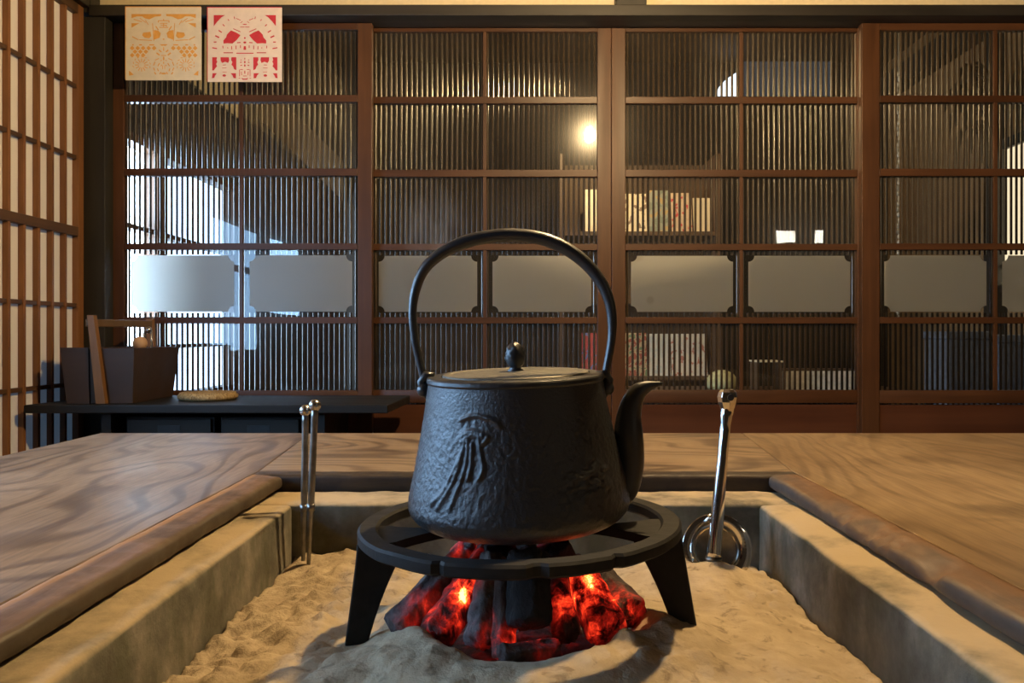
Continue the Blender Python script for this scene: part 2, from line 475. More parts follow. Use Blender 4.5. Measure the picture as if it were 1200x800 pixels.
# ------------------------------------------------------------------ room shell
XL, XR, YR, YB, ZC = -1.585, 2.95, -1.6, 2.93, 2.45
struct(MB().box(-1.9, 3.1, -1.7, 6.5, -0.1, 0.0).build('floor', M['floor_wood']))
struct(MB().box(-1.9, 3.1, -1.7, 6.5, 2.75, 2.85).build('ceiling', M['ceiling_wood']))
struct(MB().box(-1.72, 3.05, -1.75, YR, 0, 2.75).build('wall_rear', M['dark_wall']))
struct(MB().box(XR, XR+0.1, YR, 2.93, 0, 2.75).build('wall_right', M['dark_wall']))
# wall above the shoji on the left
struct(MB().box(-1.69, -1.56, YR, 2.93, 1.80, 2.75).build('wall_left', M['plaster']))
struct(MB().box(-1.60, -1.545, YR, 2.785, 1.765, 1.80).build('trim_1', M['black_wood'], bevel=0.003))
struct(MB().box(-1.66, -1.575, YR, 2.785, 0.0, 0.03).build('trim_2', M['black_wood']))
# back wall over the doors, lintel, posts
struct(MB().box(-1.545, XR, 2.85, 2.93, 1.774, 2.75).build('wall_back', M['plaster']))
struct(MB().box(-1.545, XR, 2.775, 2.935, 1.735, 1.774).build('trim_3', M['black_wood'], bevel=0.003))
struct(MB().box(-1.595, -1.492, 2.785, 2.935, 0.0, 1.735).build('trim_4', M['black_post'], bevel=0.003))
struct(MB().box(0.322, 0.432, 2.80, 2.853, 1.774, 2.75).build('trim_5', M['black_post'], bevel=0.003))
struct(MB().box(-1.492, XR, 2.80, 2.935, 0.0, 0.018).build('trim_6', M['black_wood']))
struct(MB().box(2.18, 2.95, 2.80, 2.935, 0.018, 1.735).build('trim_7', M['black_post']))
struct(MB().box(-1.595, -1.545, 2.785, 2.85, 1.750, 2.75).build('trim_8', M['black_post']))

# shoji on the left wall: paper screens, one daylit glazed screen, one with an added light pane
def shoji(n, y0, y1, papermat, glazed=False, zg=0.52, panemat='day_near'):
    zlo = 1.22 if glazed else 0.05
    fr_ = MB()
    x0, x1 = -1.615, -1.567
    fr_.box(x0, x1, y0, y0+0.034, 0.03, 1.765); fr_.box(x0, x1, y1-0.034, y1, 0.03, 1.765)
    o = struct(fr_.build('window_%d' % n, M['shoji_wood'], bevel=0.002))
    rl = MB()
    rl.box(x0, x1, y0+0.034, y1-0.034, 1.732, 1.765); rl.box(x0, x1, y0+0.034, y1-0.034, 0.03, 0.075)
    rl.box(x0+0.004, x1+0.001, y0+0.034, y1-0.034, 0.952, 0.984)
    rl.build('rail', M['shoji_rail'], o, bevel=0.002)
    lt = MB()
    k = 1
    while y1 - 0.034 - 0.0735*k > y0 + 0.05:
        yy = y1 - 0.030 - 0.0735*k
        lt.box(-1.588, -1.570, yy-0.0065, yy+0.0065, zlo+0.01, 1.74); k += 1
    lt.build('lattice_bar', M['shoji_wood'], o, bevel=0.001)
    ct = MB()
    for z in ((1.478, 1.228) if glazed else (1.478, 1.228, 0.710, 0.435, 0.19)):
        ct.box(-1.587, -1.574, y0+0.03, y1-0.03, z-0.007, z+0.007)
    ct.build('cross_bar', M['shoji_rail'], o, bevel=0.001)
    MB().box(-1.594, -1.589, y0+0.02, y1-0.02, zlo, 1.75).build('paper', papermat, o)
    if glazed:
        MB().box(-1.594,-1.589,y0+0.10,y1-0.10,zg,1.20).build('pane', M[panemat], o)
        MB().box(-1.600,-1.572,y0+0.034,y1-0.034,0.075,zg).box(-1.60,-1.572,y0+0.034,y0+0.10,zg,0.952).box(-1.60,-1.572,y1-0.10,y1-0.034,zg,0.952).box(-1.60,-1.572,y0+0.034,y0+0.10,0.984,1.22).box(-1.60,-1.572,y1-0.10,y1-0.034,0.984,1.22).build('lower_board', M['shoji_rail'], o)
    return o
shoji(1, 1.885, 2.785, M['shoji_paper'])
shoji(2, 0.985, 1.885, M['shoji_paper'], True)
shoji(3, 0.085, 0.985, M['shoji_paper'], True, 0.74, 'day_added')  # glazed strip added out of view for more blue light on the kettle
shoji(4, -0.815, 0.085, M['shoji_paper'])
struct(MB().box(-1.66,-1.57,YR,-0.815,0.0,1.765).build('wall_left_near', M['plaster']))

# ------------------------------------------------------------------ the four lattice doors
def door(n, x0, x1, Y, ysc, lx, rx, bars_each, dz=0.0):
    """Y front face; lx, rx inner edges of the stiles"""
    T = 0.030
    z = lambda py: EYE - (py - 391) * ysc / F
    xm = (lx + rx) / 2
    root = MB()
    root.box(x0, lx, Y, Y+T, 0.02, 1.734); root.box(rx, x1, Y, Y+T, 0.02, 1.734)
    o = struct(root.build('door_%d' % n, M['door_wood'], bevel=0.002))
    rows = [(27,37),(113,121),(198.5,207),(285.5,293),(371.5,379),(457,472)]
    rails = []
    for a, b in rows:
        r_ = MB().box(lx, rx, Y+0.001, Y+T-0.001, z(b), min(z(a), 1.734)).build('rail', M['rail_wood'], o, bevel=0.0015)
        rails.append((z(a), z(b)))
    MB().box(lx, rx, Y+0.004, Y+T-0.004, 0.02, 0.075).build('bottom_rail', M['rail_wood'], o, bevel=0.0015)
    MB().box(lx-0.001, rx+0.001, Y+0.010, Y+T-0.006, 0.07, z(474)).build('lower_board', M['board_wood'], o)
    mu = MB(); gl = MB(); fz = MB()
    for i in range(5):
        zt, zb = rails[i][1], rails[i+1][0]
        mu.box(xm-0.0065, xm+0.0065, Y+0.003, Y+0.0118, zb, zt)
        for a, b in ((lx, xm-0.0065), (xm+0.0065, rx)):
            gl.box(a-0.001, b+0.001, Y+0.0120, Y+0.0145, zb-0.001, zt+0.001)
            if i == 3:
                m_, q = 0.022, 0.022
                p0, p1, q0, q1 = a+m_, b-m_, zb+m_*0.9, zt-m_*0.9
                pts = []
                for cx, cz, a0 in ((p1, q0, 180), (p1, q1, 270), (p0, q1, 0), (p0, q0, 90)):
                    for s in range(7):
                        an = R(a0 - s*15)
                        pts.append((cx + q*math.cos(an), cz + q*math.sin(an)))
                fz.add([(p[0], Y+0.0118, p[1]) for p in pts], [tuple(range(len(pts)))])     # the etched skin of the glass
    mu.build('mullion', M['door_wood'], o, bevel=0.001)
    gl.build('glass_pane', M['glass'], o)
    fz.build('frosted_pane', M['frosted'], o)
    lt = MB()
    for a, b in ((lx, xm), (xm, rx)):
        pitch = (b - a) / bars_each
        for k in range(bars_each):
            c = a + pitch*(k+0.5)
            hw = pitch*0.235
            pr = [(c + hw*math.cos(R(t)), Y+0.0225 - 0.006*math.sin(R(t))) for t in range(0, 181, 30)]
            za, zb = z(473)-0.01, 1.73
            spans = [(za, zb)]
            if a + 0.022 < c < b - 0.026:      # behind the frosted field the bars stop at short stubs
                spans = [(za, rails[4][0]+0.016), (rails[3][1]-0.016, zb)]
            for za, zb in spans:
              vs = [(p[0], p[1], za) for p in pr] + [(p[0], p[1], zb) for p in pr]
              m = len(pr)
              lt.add(vs, [(i, i+m, i+m+1, i+1) for i in range(m-1)] + [(m-1, 2*m-1, m, 0)])
    lt.build('lattice', M['lattice_wood'], o, smooth=False)
    # smooth the round front of the bars
    me = bpy.data.objects[o.name].children[-1].data
    me.polygons.foreach_set('use_smooth', [len(p.vertices) == 4 for p in me.polygons])
    return o
Xp = lambda px, Y: (px - 616) * Y / F
door(1, Xp(129,2.84), Xp(436,2.84), 2.84, 2.86, Xp(145,2.84), Xp(419,2.84), 22)
door(2, Xp(418,2.885), Xp(716.2,2.885), 2.885, 2.885, Xp(436,2.885), Xp(700,2.885), 22)
door(3, Xp(716.6,2.885), Xp(1016,2.885), 2.885, 2.885, Xp(733,2.885), Xp(1005,2.885), 22)
door(4, Xp(1010,2.84), Xp(1320,2.84), 2.84, 2.855, Xp(1031,2.84), Xp(1304,2.84), 22)

# ------------------------------------------------------------------ the room behind the doors
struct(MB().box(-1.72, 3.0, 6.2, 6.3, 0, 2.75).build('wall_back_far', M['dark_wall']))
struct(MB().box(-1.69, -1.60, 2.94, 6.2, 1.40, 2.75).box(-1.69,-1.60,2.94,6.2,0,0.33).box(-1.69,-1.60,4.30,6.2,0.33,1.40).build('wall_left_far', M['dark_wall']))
struct(MB().box(-1.60, -1.585, 3.45, 4.33, 1.80, 2.5).build('wall_left_plaster', M['plaster']))
o = struct(MB().box(-1.66,-1.58,2.94,4.32,1.385,1.42).box(-1.66,-1.58,2.94,4.32,0.30,0.335).box(-1.65,-1.585,3.38,3.47,0.335,1.385)
           .box(-1.65,-1.585,4.26,4.32,0.335,1.385).box(-1.645,-1.59,2.95,4.28,1.035,1.055).box(-1.645,-1.59,2.95,4.28,0.545,0.562).build('window_5', M['door_wood']))
MB().box(-1.655,-1.648,2.94,3.42,0.33,1.39).build('pane', M['day_back'], o)
MB().box(-1.655,-1.648,3.4205,4.28,0.33,1.39).build('pane', M['day_back_dim'], o)
struct(MB().box(2.86, 2.95, 2.94, 6.2, 0, 2.75).build('wall_right_far', M['brown_wall']))
struct(MB().box(2.76, 2.86, 2.94, 6.2, 2.44, 2.60).build('trim_9', M['black_wood']))
struct(MB().box(2.80, 2.875, 4.66, 4.80, 0, 2.44).build('trim_10', M['black_post']))
o = struct(MB().box(2.82,2.86,3.4,4.66,1.70,1.76).box(2.82,2.86,3.4,4.66,0.86,0.90).box(2.825,2.86,4.0,4.03,0.9,1.70).box(2.825,2.86,3.4,4.66,1.0,1.02).build('window_6', M['black_post']))
MB().box(2.845,2.858,3.4,4.66,0.9,1.70).build('pane', M['lit_warm'], o)
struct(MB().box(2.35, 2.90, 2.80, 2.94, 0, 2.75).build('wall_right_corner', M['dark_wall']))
# sloping roof brace seen behind the first door
a, b = W(288,100,4.7), W(415,225,4.7)
d = (b-a).normalized(); nrm_ = Vector((d.z,0,-d.x))*0.085
struct(MB().hexa([a-nrm_, b-nrm_, b-nrm_+Vector((0,.12,0)), a-nrm_+Vector((0,.12,0))], [a+nrm_, b+nrm_, b+nrm_+Vector((0,.12,0)), a+nrm_+Vector((0,.12,0))]).build('trim_11', M['beam_wood']))
c0 = W(408,0,4.7).x
struct(MB().box(c0-0.03, c0+0.09, 4.7, 4.82, 0, 2.75).build('trim_12', M['black_post']))
# small high window at the far end
o = struct(MB().box(Xp(832,6.19),Xp(975,6.19),6.14,6.2,W(0,60,6.19).z,W(0,54,6.19).z).box(Xp(832,6.19),Xp(975,6.19),6.14,6.2,W(0,121,6.19).z,W(0,115,6.19).z)
           .box(Xp(862,6.19),Xp(866,6.19),6.14,6.2,W(0,115,6.19).z,W(0,60,6.19).z).build('window_7', M['black_post']))
MB().box(Xp(866,6.19),Xp(972,6.19),6.17,6.19,W(0,115,6.19).z,W(0,66,6.19).z).build('pane', M['day_dim'], o)
tri = [(Xp(838,6.19),W(0,114,6.19).z),(Xp(862,6.19),W(0,114,6.19).z),(Xp(862,6.19),W(0,86,6.19).z),(Xp(850,6.19),W(0,94,6.19).z),(Xp(842,6.19),W(0,103,6.19).z)]
MB().prism(tri, 6.17, 6.19).build('pane', M['day_bright'], o)

# bookcase with magazines standing face out
bx0, bx1 = Xp(655,4.8), Xp(842,4.8)
bc = thing('magazine_rack', ((bx0+bx1)/2, 5.0, 0), 'dark wooden magazine rack seen through the middle lattice doors', 'bookcase')
for xx in (bx0, bx1-0.03): MB().box(xx,xx+0.03,4.75,5.1,0,1.70).build('side_panel', M['leg_wood'], bc)
MB().box(bx0+0.03,bx1-0.03,5.08,5.1,0,1.70).build('back_panel', M['leg_wood'], bc)
ZU, ZL = W(0,272,4.8).z, W(0,440,4.8).z
for zz in (ZU, ZL, 0.82):
    MB().box(bx0+0.03,bx1-0.03,4.76,5.08,zz-0.025,zz).build('shelf', M['leg_wood'], bc)
def cover_mat(name, c1, c2, c3, sc):
    g = G(name)
    v = g.co((1,1,1), (rnd.random()*9, 0, rnd.random()*9))
    n1 = g.noise(v, sc, 2, 0.5, 0.5)
    col = g.ramp(n1, [(0.0,c1),(0.47,c2),(0.60,c3)], 'CONSTANT')
    g.pbr(col, 0.4); return g.m
cream = (0.72,0.60,0.38)
mags = [
 (684,706,221,272,ZU,'cream', 'cream covered magazine at the left end of the rack top shelf', cover_mat('cover_cream', cream,cream,(0.70,0.56,0.34),12)),
 (731,758,226,272,ZU,'cream', 'cream magazine with small dark print beside the door stile on the top shelf', cover_mat('cover_print', cream,(0.74,0.62,0.40),(0.25,0.16,0.10),26)),
 (760,785,222,272,ZU,'green', 'grey green magazine with an ochre lower half on the rack top shelf', cover_mat('cover_green', (0.20,0.22,0.16),(0.30,0.30,0.22),(0.45,0.30,0.12),14)),
 (787,811,225,272,ZU,'red', 'magazine with red lettering on the rack top shelf', cover_mat('cover_red_print', (0.62,0.45,0.28),(0.55,0.40,0.25),(0.50,0.06,0.05),22)),
 (813,834,231,272,ZU,'plain', 'plain pale magazine at the right end of the rack top shelf', cover_mat('cover_plain', cream,cream,cream,10)),
 (682,700,390,440,ZL,'redlow', 'red and blue magazine left of the door stile on the rack lower shelf', cover_mat('cover_red', (0.45,0.05,0.05),(0.35,0.05,0.05),(0.12,0.16,0.35),20)),
 (731,758,390,440,ZL,'mixed', 'busy red green and tan magazine on the rack lower shelf', cover_mat('cover_mixed', (0.32,0.08,0.05),(0.45,0.34,0.20),(0.13,0.20,0.10),30)),
 (759,786,391,440,ZL,'pale', 'pale blue white magazine in the middle of the rack lower shelf', cover_mat('cover_pale', (0.52,0.52,0.45),(0.60,0.57,0.48),(0.45,0.50,0.48),14)),
 (787,829,391,440,ZL,'dots', 'white magazine with a red heading on the rack lower shelf', cover_mat('cover_dots', (0.62,0.58,0.47),(0.60,0.55,0.45),(0.45,0.18,0.13),34)),
]
for (p0,p1,q0,q1,zz,kk,lab,mm_) in mags:
    xa, xb = Xp(p0,4.8), Xp(p1,4.8); h = (q1-q0)*4.8/F
    t = thing('magazine', ((xa+xb)/2, 4.80, zz), lab, 'magazine', 'magazines on the rack behind the doors')
    MB().hexa([(xa,4.79,zz),(xb,4.79,zz),(xb,4.796,zz),(xa,4.796,zz)], [(xa,4.83,zz+h),(xb,4.83,zz+h),(xb,4.836,zz+h),(xa,4.836,zz+h)]).build('cover', mm_, t)
    MB().hexa([(xa+.002,4.7962,zz),(xb-.002,4.7962,zz),(xb-.002,4.803,zz),(xa+.002,4.803,zz)], [(xa+.002,4.8362,zz+h-.002),(xb-.002,4.8362,zz+h-.002),(xb-.002,4.843,zz+h-.002),(xa+.002,4.843,zz+h-.002)]).build('pages', M['cream_paper'], t)
# low table behind the doors
TZ = W(0,456,4.35).z
t = thing('low_table', (1.4, 4.35, 0), 'low dark table behind the third lattice door', 'table')
MB().box(0.55,2.10,4.12,4.62,TZ-0.03,TZ).build('tabletop', M['leg_wood'], t)
for x in (0.6,2.0):
    for y in (4.15,4.54): MB().box(x,x+0.05,y,y+0.05,0,TZ-0.03).build('leg', M['leg_wood'], t)
c = W(846,440,4.4)
pr = [(0.0,0.0),(0.075,0.0),(0.088,0.02),(0.084,0.055),(0.06,0.088),(0.025,0.103),(0.0,0.106)]
tag(MB().lathe(pr,(c.x,c.y,TZ),24).build('cushion', plain('cushion_cloth',(0.50,0.47,0.24),0.85), smooth=True), 'rounded pale yellow green cushion on the low table behind the third door', 'cushion')
xa, xb = Xp(918,4.3), Xp(1004,4.3)
t = thing('storage_box', ((xa+xb)/2,4.35,TZ), 'long white box on the low table behind the third door', 'box')
MB().box(xa,xb,4.27,4.45,TZ,TZ+0.105).build('body', plain('box_card',(0.66,0.62,0.54),0.7), t, bevel=0.003)
MB().box(xa+0.004,xb-0.004,4.274,4.446,TZ+0.105,TZ+0.113).build('lid', M['leg_wood'], t)
t = thing('tray', (Xp(897,4.25),4.28,TZ), 'small footed tray holding papers on the low table', 'tray')
MB().box(Xp(884,4.25),Xp(915,4.25),4.2,4.36,TZ+0.155,TZ+0.163).build('tray_top', M['cream_paper'], t)
for px in (886,913): MB().box(Xp(px,4.25)-0.004,Xp(px,4.25)+0.004,4.21,4.35,TZ,TZ+0.155).build('leg', M['leg_wood'], t)
# grey-blue storage crates low behind the right-hand door
for k,(p0,p1,q0,lab) in enumerate(((1112,1160,388,'dull blue grey crate stacked low behind the right door'),(1170,1215,392,'second dull blue grey crate at the right edge behind the right door'))):
    Y = 4.0; zt = W(0,q0,Y).z; xa, xb = Xp(p0,Y), Xp(p1,Y)
    t = thing('storage_crate', ((xa+xb)/2,Y+0.1,0), lab, 'crate', 'crates behind the right door')
    mmm = plain('crate_blue',(0.10,0.12,0.16),0.5)
    MB().box(xa,xb,Y,Y+0.25,0,zt-0.04).build('body', mmm, t, bevel=0.006)
    MB().box(xa-0.008,xb+0.008,Y-0.008,Y+0.258,zt-0.04,zt).build('lid', mmm, t, bevel=0.005)
# hanging dried plant and hanging cord behind the right door
c = W(1140,70,4.5)
t = thing('dried_plant_bunch', (c.x,4.5,c.z), 'dark dried plant bunch hanging behind the right lattice door', 'plant')
lf = MB(); stm = MB()
stm.tube([(c.x,4.5,2.75),(c.x,4.5,c.z),(c.x-0.01,4.5,c.z-0.35)],0.006,6)
for k in range(60):
    a = rnd.uniform(0,2*PI); z0 = c.z - rnd.uniform(0.02,0.42); L = rnd.uniform(0.06,0.16); rr = 0.13*(1-abs((c.z-z0)-0.2)/0.35)+0.02
    p0 = Vector((c.x, 4.5, z0)); p1 = p0 + Vector((math.cos(a)*rr, math.sin(a)*rr*0.7, -L*0.4)); p2 = p1 + Vector((math.cos(a)*0.02,0,-L))
    lf.tube([p0,(p0+p1)/2+Vector((0,0,0.02)),p1,p2],[0.004,0.012,0.018,0.003],5,0.3)
lf.build('leaves', plain('dried_leaf',(0.055,0.038,0.018),0.8), t, smooth=True); stm.build('stem', M['leg_wood'], t)
c = W(1053,120,4.2)
bd = MB()
for k in range(46):
    zz = 2.0 - k*0.029
    bd.ball((Xp(1053,4.2)+0.006*math.sin(k*1.7),4.2,zz),0.011,5,1.25)
bd.tube([(Xp(1053,4.2),4.2,2.75),(Xp(1053,4.2),4.2,0.68)],0.003,6)
tag(bd.build('beaded_cord', plain('bead',(0.42,0.38,0.30),0.5), smooth=True), 'thin knotted pale cord hanging behind the left edge of the right door', 'cord')

# pendant lamps
def pendant(loc, bulbmat, label, zc):
    t = thing('pendant_lamp', loc, label, 'lamp')
    x, y, z = loc
    MB().tube([(x,y,zc),(x,y,z+0.09)],0.004,8).build('cord', M['black_plastic'], t)
    MB().lathe([(0.006,0.125),(0.016,0.115),(0.018,0.07),(0.016,0.052),(0.0,0.052)][::-1],loc,20).build('socket', M['black_plastic'], t, smooth=True)
    pr = [(0.0,-0.034),(0.013,-0.031),(0.025,-0.020),(0.031,-0.003),(0.029,0.014),(0.020,0.034),(0.013,0.052),(0.0,0.052)]
    MB().lathe(pr,loc,12).build('bulb', bulbmat, t, smooth=True)
    return t
pendant(LAMP, M['bulb'], 'bare warm bulb hanging over the hearth, mirrored in the glass doors', 2.75)
pendant(LAMP2, M['bulb_behind'], 'bare bulb hanging in the room behind the second lattice door', 2.75)
# two small lit paper lanterns on the rear wall; the glass mirrors them
for p0, p1, lab in ((911.5,931,'wider lit paper wall lantern mirrored in the third door'),(953.5,963,'narrow lit paper wall lantern mirrored in the third door')):
    Ym = 2*2.897 - YR - 0.04
    xa, xb = Xp(p0,Ym), Xp(p1,Ym); za, zb = W(0,284,Ym).z, W(0,270,Ym).z
    xa, xb = xa-0.0, xb-0.0
    if xb > XR-0.02: xa, xb = xa-(xb-XR+0.02), XR-0.02
    t = thing('wall_lantern', ((xa+xb)/2, YR, za), lab, 'lantern')
    MB().box(xa-0.006,xb+0.006,YR,YR+0.02,za-0.006,zb+0.006).build('back_plate', M['leg_wood'], t)
    MB().box(xa,xb,YR+0.02,YR+0.04,za,zb).build('shade', M['lantern'], t)

# ------------------------------------------------------------------ hearth table
TT = 0.380                                   # table top
HX, HY0, HY1 = 0.447, 0.42, 1.312            # outer line of the hearth rim
tb = thing('hearth_table', (0, 0.9, 0), 'wide old wooden table boards framing the sunken hearth, with swirling grain', 'table')
tb_y1 = 1.82
TTH = 0.045
def slab(pts, mat_):
    n = len(pts)
    return MB().add([(p[0],p[1],TT-TTH) for p in pts]+[(p[0],p[1],TT) for p in pts],
        [tuple(range(n-1,-1,-1)), tuple(range(n,2*n))] + [(i,(i+1)%n,n+(i+1)%n,n+i) for i in range(n)]).build('board', mat_, tb, bevel=0.0015)
g_ = 0.0006
slab([(-1.0,-0.25),(-HX-g_,-0.25),(-HX-g_,HY1),(-0.50,tb_y1),(-0.985,tb_y1)], M['table_left'])
slab([(HX+g_,-0.25),(1.35,-0.25),(1.35,tb_y1),(0.502,tb_y1),(HX+g_,HY1)], M['table_right'])
slab([(-HX+g_,HY1+g_),(HX-g_,HY1+g_),(0.502-2*g_,tb_y1),(-0.50+2*g_,tb_y1)], M['table_far'])
slab([(-HX+g_,-0.25),(HX-g_,-0.25),(HX-g_,HY0-g_),(-HX+g_,HY0-g_)], M['table_far'])
for x in (-0.93, 1.2):
    for y in (-0.18, 1.68): MB().box(x,x+0.08,y,y+0.08,0,TT-TTH).build('leg', M['leg_wood'], tb)
for yy in (1.74, -0.2): MB().box(-0.95,1.31,yy,yy+0.03,TT-0.12,TT-TTH).build('apron', M['leg_wood'], tb)
# rim timbers
RW = 0.055
ZR = TT + 0.004
def rim_fn(side, seed):
    def f(p, n):
        amp = 0.0011
        d = Vector((fr((p.x+seed,p.y,p.z),22), 0, fr((p.x,p.y+seed,p.z),22)))*amp
        p = p + d
        inner = sm(-HX+0.012, -HX+RW-0.004, -abs(p.x)) if False else sm(HX-0.020, HX-RW, abs(p.x))
        topm = sm(TT-0.022, TT+0.004, p.z)
        # chamfer at the outer edge
        out = sm(HX-0.010, HX, abs(p.x))
        p.z -= 0.0045*out*sm(TT-0.005, TT+0.005, p.z)
        # worn, rounded inner edge
        wear = inner*topm*(0.002+0.003*max(0,fr((seed,p.y*9,0),1)))
        p.z -= wear; p.x -= math.copysign(-wear*0.4, p.x) if False else 0
        if side > 0:
            # burnt and broken hollow
            k = math.exp(-((p.y-0.93)/0.12)**2)*(0.55+0.9*abs(fr((p.y*30,p.x*30,3),1)))
            k2 = math.exp(-((p.y-0.775)/0.022)**2)
            p.z -= inner*topm*(0.012*k + 0.010*k2)
            p.x += inner*(0.008*k + 0.010*k2)*sm(TT-0.035,TT,p.z)
            p.z -= 0.002*fr((p.x*60,p.y*60,1),1)*k
        return p
    return f
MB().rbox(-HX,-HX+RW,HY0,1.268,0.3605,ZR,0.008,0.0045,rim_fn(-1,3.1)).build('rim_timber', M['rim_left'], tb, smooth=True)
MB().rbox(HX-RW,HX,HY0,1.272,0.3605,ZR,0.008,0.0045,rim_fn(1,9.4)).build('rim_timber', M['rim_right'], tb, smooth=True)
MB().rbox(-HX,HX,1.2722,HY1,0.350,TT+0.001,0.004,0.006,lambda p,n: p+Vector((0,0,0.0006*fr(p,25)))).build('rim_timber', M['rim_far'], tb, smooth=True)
MB().rbox(-HX+RW+.001,HX-RW-.001,HY0,HY0+0.04,0.3605,TT+0.002,0.004,0.008).build('rim_timber', M['rim_far'], tb, smooth=True)

# stone lined box that holds the ash
hb = thing('hearth_box', (0,0.8,0), 'stone lined square hearth box sunk in the table, dusted with ash', 'hearth')
def stone_fn(seed):
    def f(p, n):
        q = p + n*0
        d = 0.0016*fr((p.x+seed,p.y,p.z),18,5) + 0.0035*fr((p.x,p.y+seed,p.z),5,3)
        return q + n*d if n.length > 0 else q
    return f
ZS = 0.3595
SI = 0.343
def stone_rbox(x0,x1,y0,y1,z0,z1,seed,r=0.010,step=0.008):
    def f(p, n):
        c = Vector(((x0+x1)/2,(y0+y1)/2,(z0+z1)/2))
        h = Vector(((x1-x0)/2,(y1-y0)/2,(z1-z0)/2))
        d = p - c
        e = [abs(d[i])/h[i] for i in range(3)]
        k = e.index(max(e)); nn = Vector((0,0,0)); nn[k] = math.copysign(1,d[k])
        a = 0.0016*fr((p.x+seed,p.y,p.z),22,5) + 0.0030*fr((p.x,p.y+seed,p.z),6,3) - 0.0022
        return p + nn*a
    return MB().rbox(x0,x1,y0,y1,z0,z1,r,step,f)
stone_rbox(-0.440,-SI,HY0,1.165,0.11,ZS,1.0).build('stone_slab', M['stone'], hb, smooth=True)
stone_rbox(SI,0.440,HY0,1.165,0.11,ZS,4.0).build('stone_slab', M['stone'], hb, smooth=True)
stone_rbox(-0.440,0.440,1.1665,1.268,0.11,ZS,7.0).build('stone_slab', M['stone'], hb, smooth=True)
stone_rbox(-SI+.001,SI-.001,HY0,HY0+0.06,0.11,ZS,9.0,0.01,0.012).build('stone_slab', M['stone'], hb, smooth=True)
MB().box(-0.44,0.44,HY0,1.268,0.0,0.11).build('base', M['leg_wood'], hb)

# ------------------------------------------------------------------ ash
FC = Vector((0.005, 0.835))                  # centre of the fire
def ash_z(x, y):
    z = 0.283
    z += 0.010*fr((x,y,0.3),5,3)
    l = noise.fractal(Vector((x,y,1.7))*26, 0.9, 2.1, 4)
    rough = 0.35 + 0.65*sm(0.42,0.62, 0.5+0.5*fr((x,y,8.8),4,2)) + 0.5*sm(0.05,-0.25,x)
    z += 0.0060*l*rough
    z += 0.0045*max(0,noise.noise(Vector((x*55,y*55,4))))*rough
    cl = noise.voronoi(Vector((x*30+0.3*l, y*30, 0.5)))[0]
    z += 0.0075*max(0, 0.45-cl[0])*rough*1.6 - 0.004*sm(0.25,0.0,cl[1]-cl[0])*rough*0.5
    dx, dy = x-FC.x, (y-FC.y)*1.0
    d = math.hypot(dx,dy); an = math.atan2(dy,dx)
    front = sm(0.25,-0.75, math.sin(an))
    rr = 0.140 + 0.010*math.sin(an*3+1)
    z += (0.010+0.026*front)*math.exp(-((d-rr)/0.040)**2)
    z += 0.018*front*sm(rr, rr+0.05, d)*sm(0.42,0.2,d)
    z -= 0.022*sm(rr-0.01, rr-0.075, d)
    # heap against the left stone and towards the far left corner
    z += 0.012*math.exp(-(((x+0.25)/0.10)**2+((y-0.98)/0.13)**2))
    z += 0.010*math.exp(-(((x+0.24)/0.06)**2+((y-1.13)/0.05)**2))
    z += 0.012*math.exp(-(((x-0.27)/0.06)**2+((y-1.06)/0.04)**2))
    z += 0.018*math.exp(-(((x-0.14)/0.05)**2+((y-0.83)/0.06)**2))*sm(0.02,0.1,dx)
    z -= 0.016*sm(0.10,0.0,SI-abs(x))*(1 if x > 0 else 0.3)
    z -= 0.008*math.exp(-((x/0.16)**2+((y-1.12)/0.05)**2))
    return z
nx, ny = 190, 205
ax0, ax1, ay0, ay1 = -SI+0.001, SI-0.001, HY0+0.065, 1.1645
vs = []; fs = []
for j in range(ny+1):
    for i in range(nx+1):
        x = ax0+(ax1-ax0)*i/nx; y = ay0+(ay1-ay0)*j/ny
        vs.append((x,y,ash_z(x,y)))
for j in range(ny):
    for i in range(nx):
        a = j*(nx+1)+i; fs.append((a,a+1,a+nx+2,a+nx+1))
nb = len(vs)
edge = [i for i in range(nx+1)] + [j*(nx+1)+nx for j in range(1,ny+1)] + [ny*(nx+1)+i for i in range(nx-1,-1,-1)] + [j*(nx+1) for j in range(ny-1,0,-1)]
for e in edge: vs.append((vs[e][0],vs[e][1],0.115))
ne = len(edge)
for k in range(ne):
    l = (k+1)%ne; fs.append((edge[l],edge[k],nb+k,nb+l))
fs.append(tuple(nb+k for k in range(ne-1,-1,-1)))
tag(MB().add(vs,fs).build('ash_bed', M['ash'], smooth=True), 'pale sandy ash filling the hearth box around the fire', 'ash', kind='stuff')

# ------------------------------------------------------------------ trivet
TRC = Vector((-0.0065, 0.845, 0.0))
ZT = 0.411
tv = thing('trivet', (TRC.x,TRC.y,ZT), 'round black iron trivet standing in the ash over the embers', 'trivet')
notches = []
for px, py in ((513,664),(627,668),(732,653)):
    k = W(px,py,0.69); notches.append(math.atan2(k.y-TRC.y, k.x-TRC.x))
def ring_fn(p, a, r, z):
    a2 = a if a <= PI else a-2*PI
    for q in notches:
        if abs(a2-q) < 0.026 and r > 0.16:
            s = (r-0.0045)/r; p = Vector((p.x*s,p.y*s,p.z))
    return p + Vector((0,0,0.0008*fr((p.x,p.y,0),20)))
RO, RI = 0.171, 0.150
pr = [(RI,-0.011),(RI+0.002,-0.0135),(RO-0.003,-0.0135),(RO,-0.011),(RO,-0.0025),(RO-0.0025,0.0),(RI+0.0025,0.0),(RI,-0.0025)]
MB().lathe(pr,(0,0,0),160,True,ring_fn).build('ring', M['iron_ring'], tv, smooth=False, local=True)
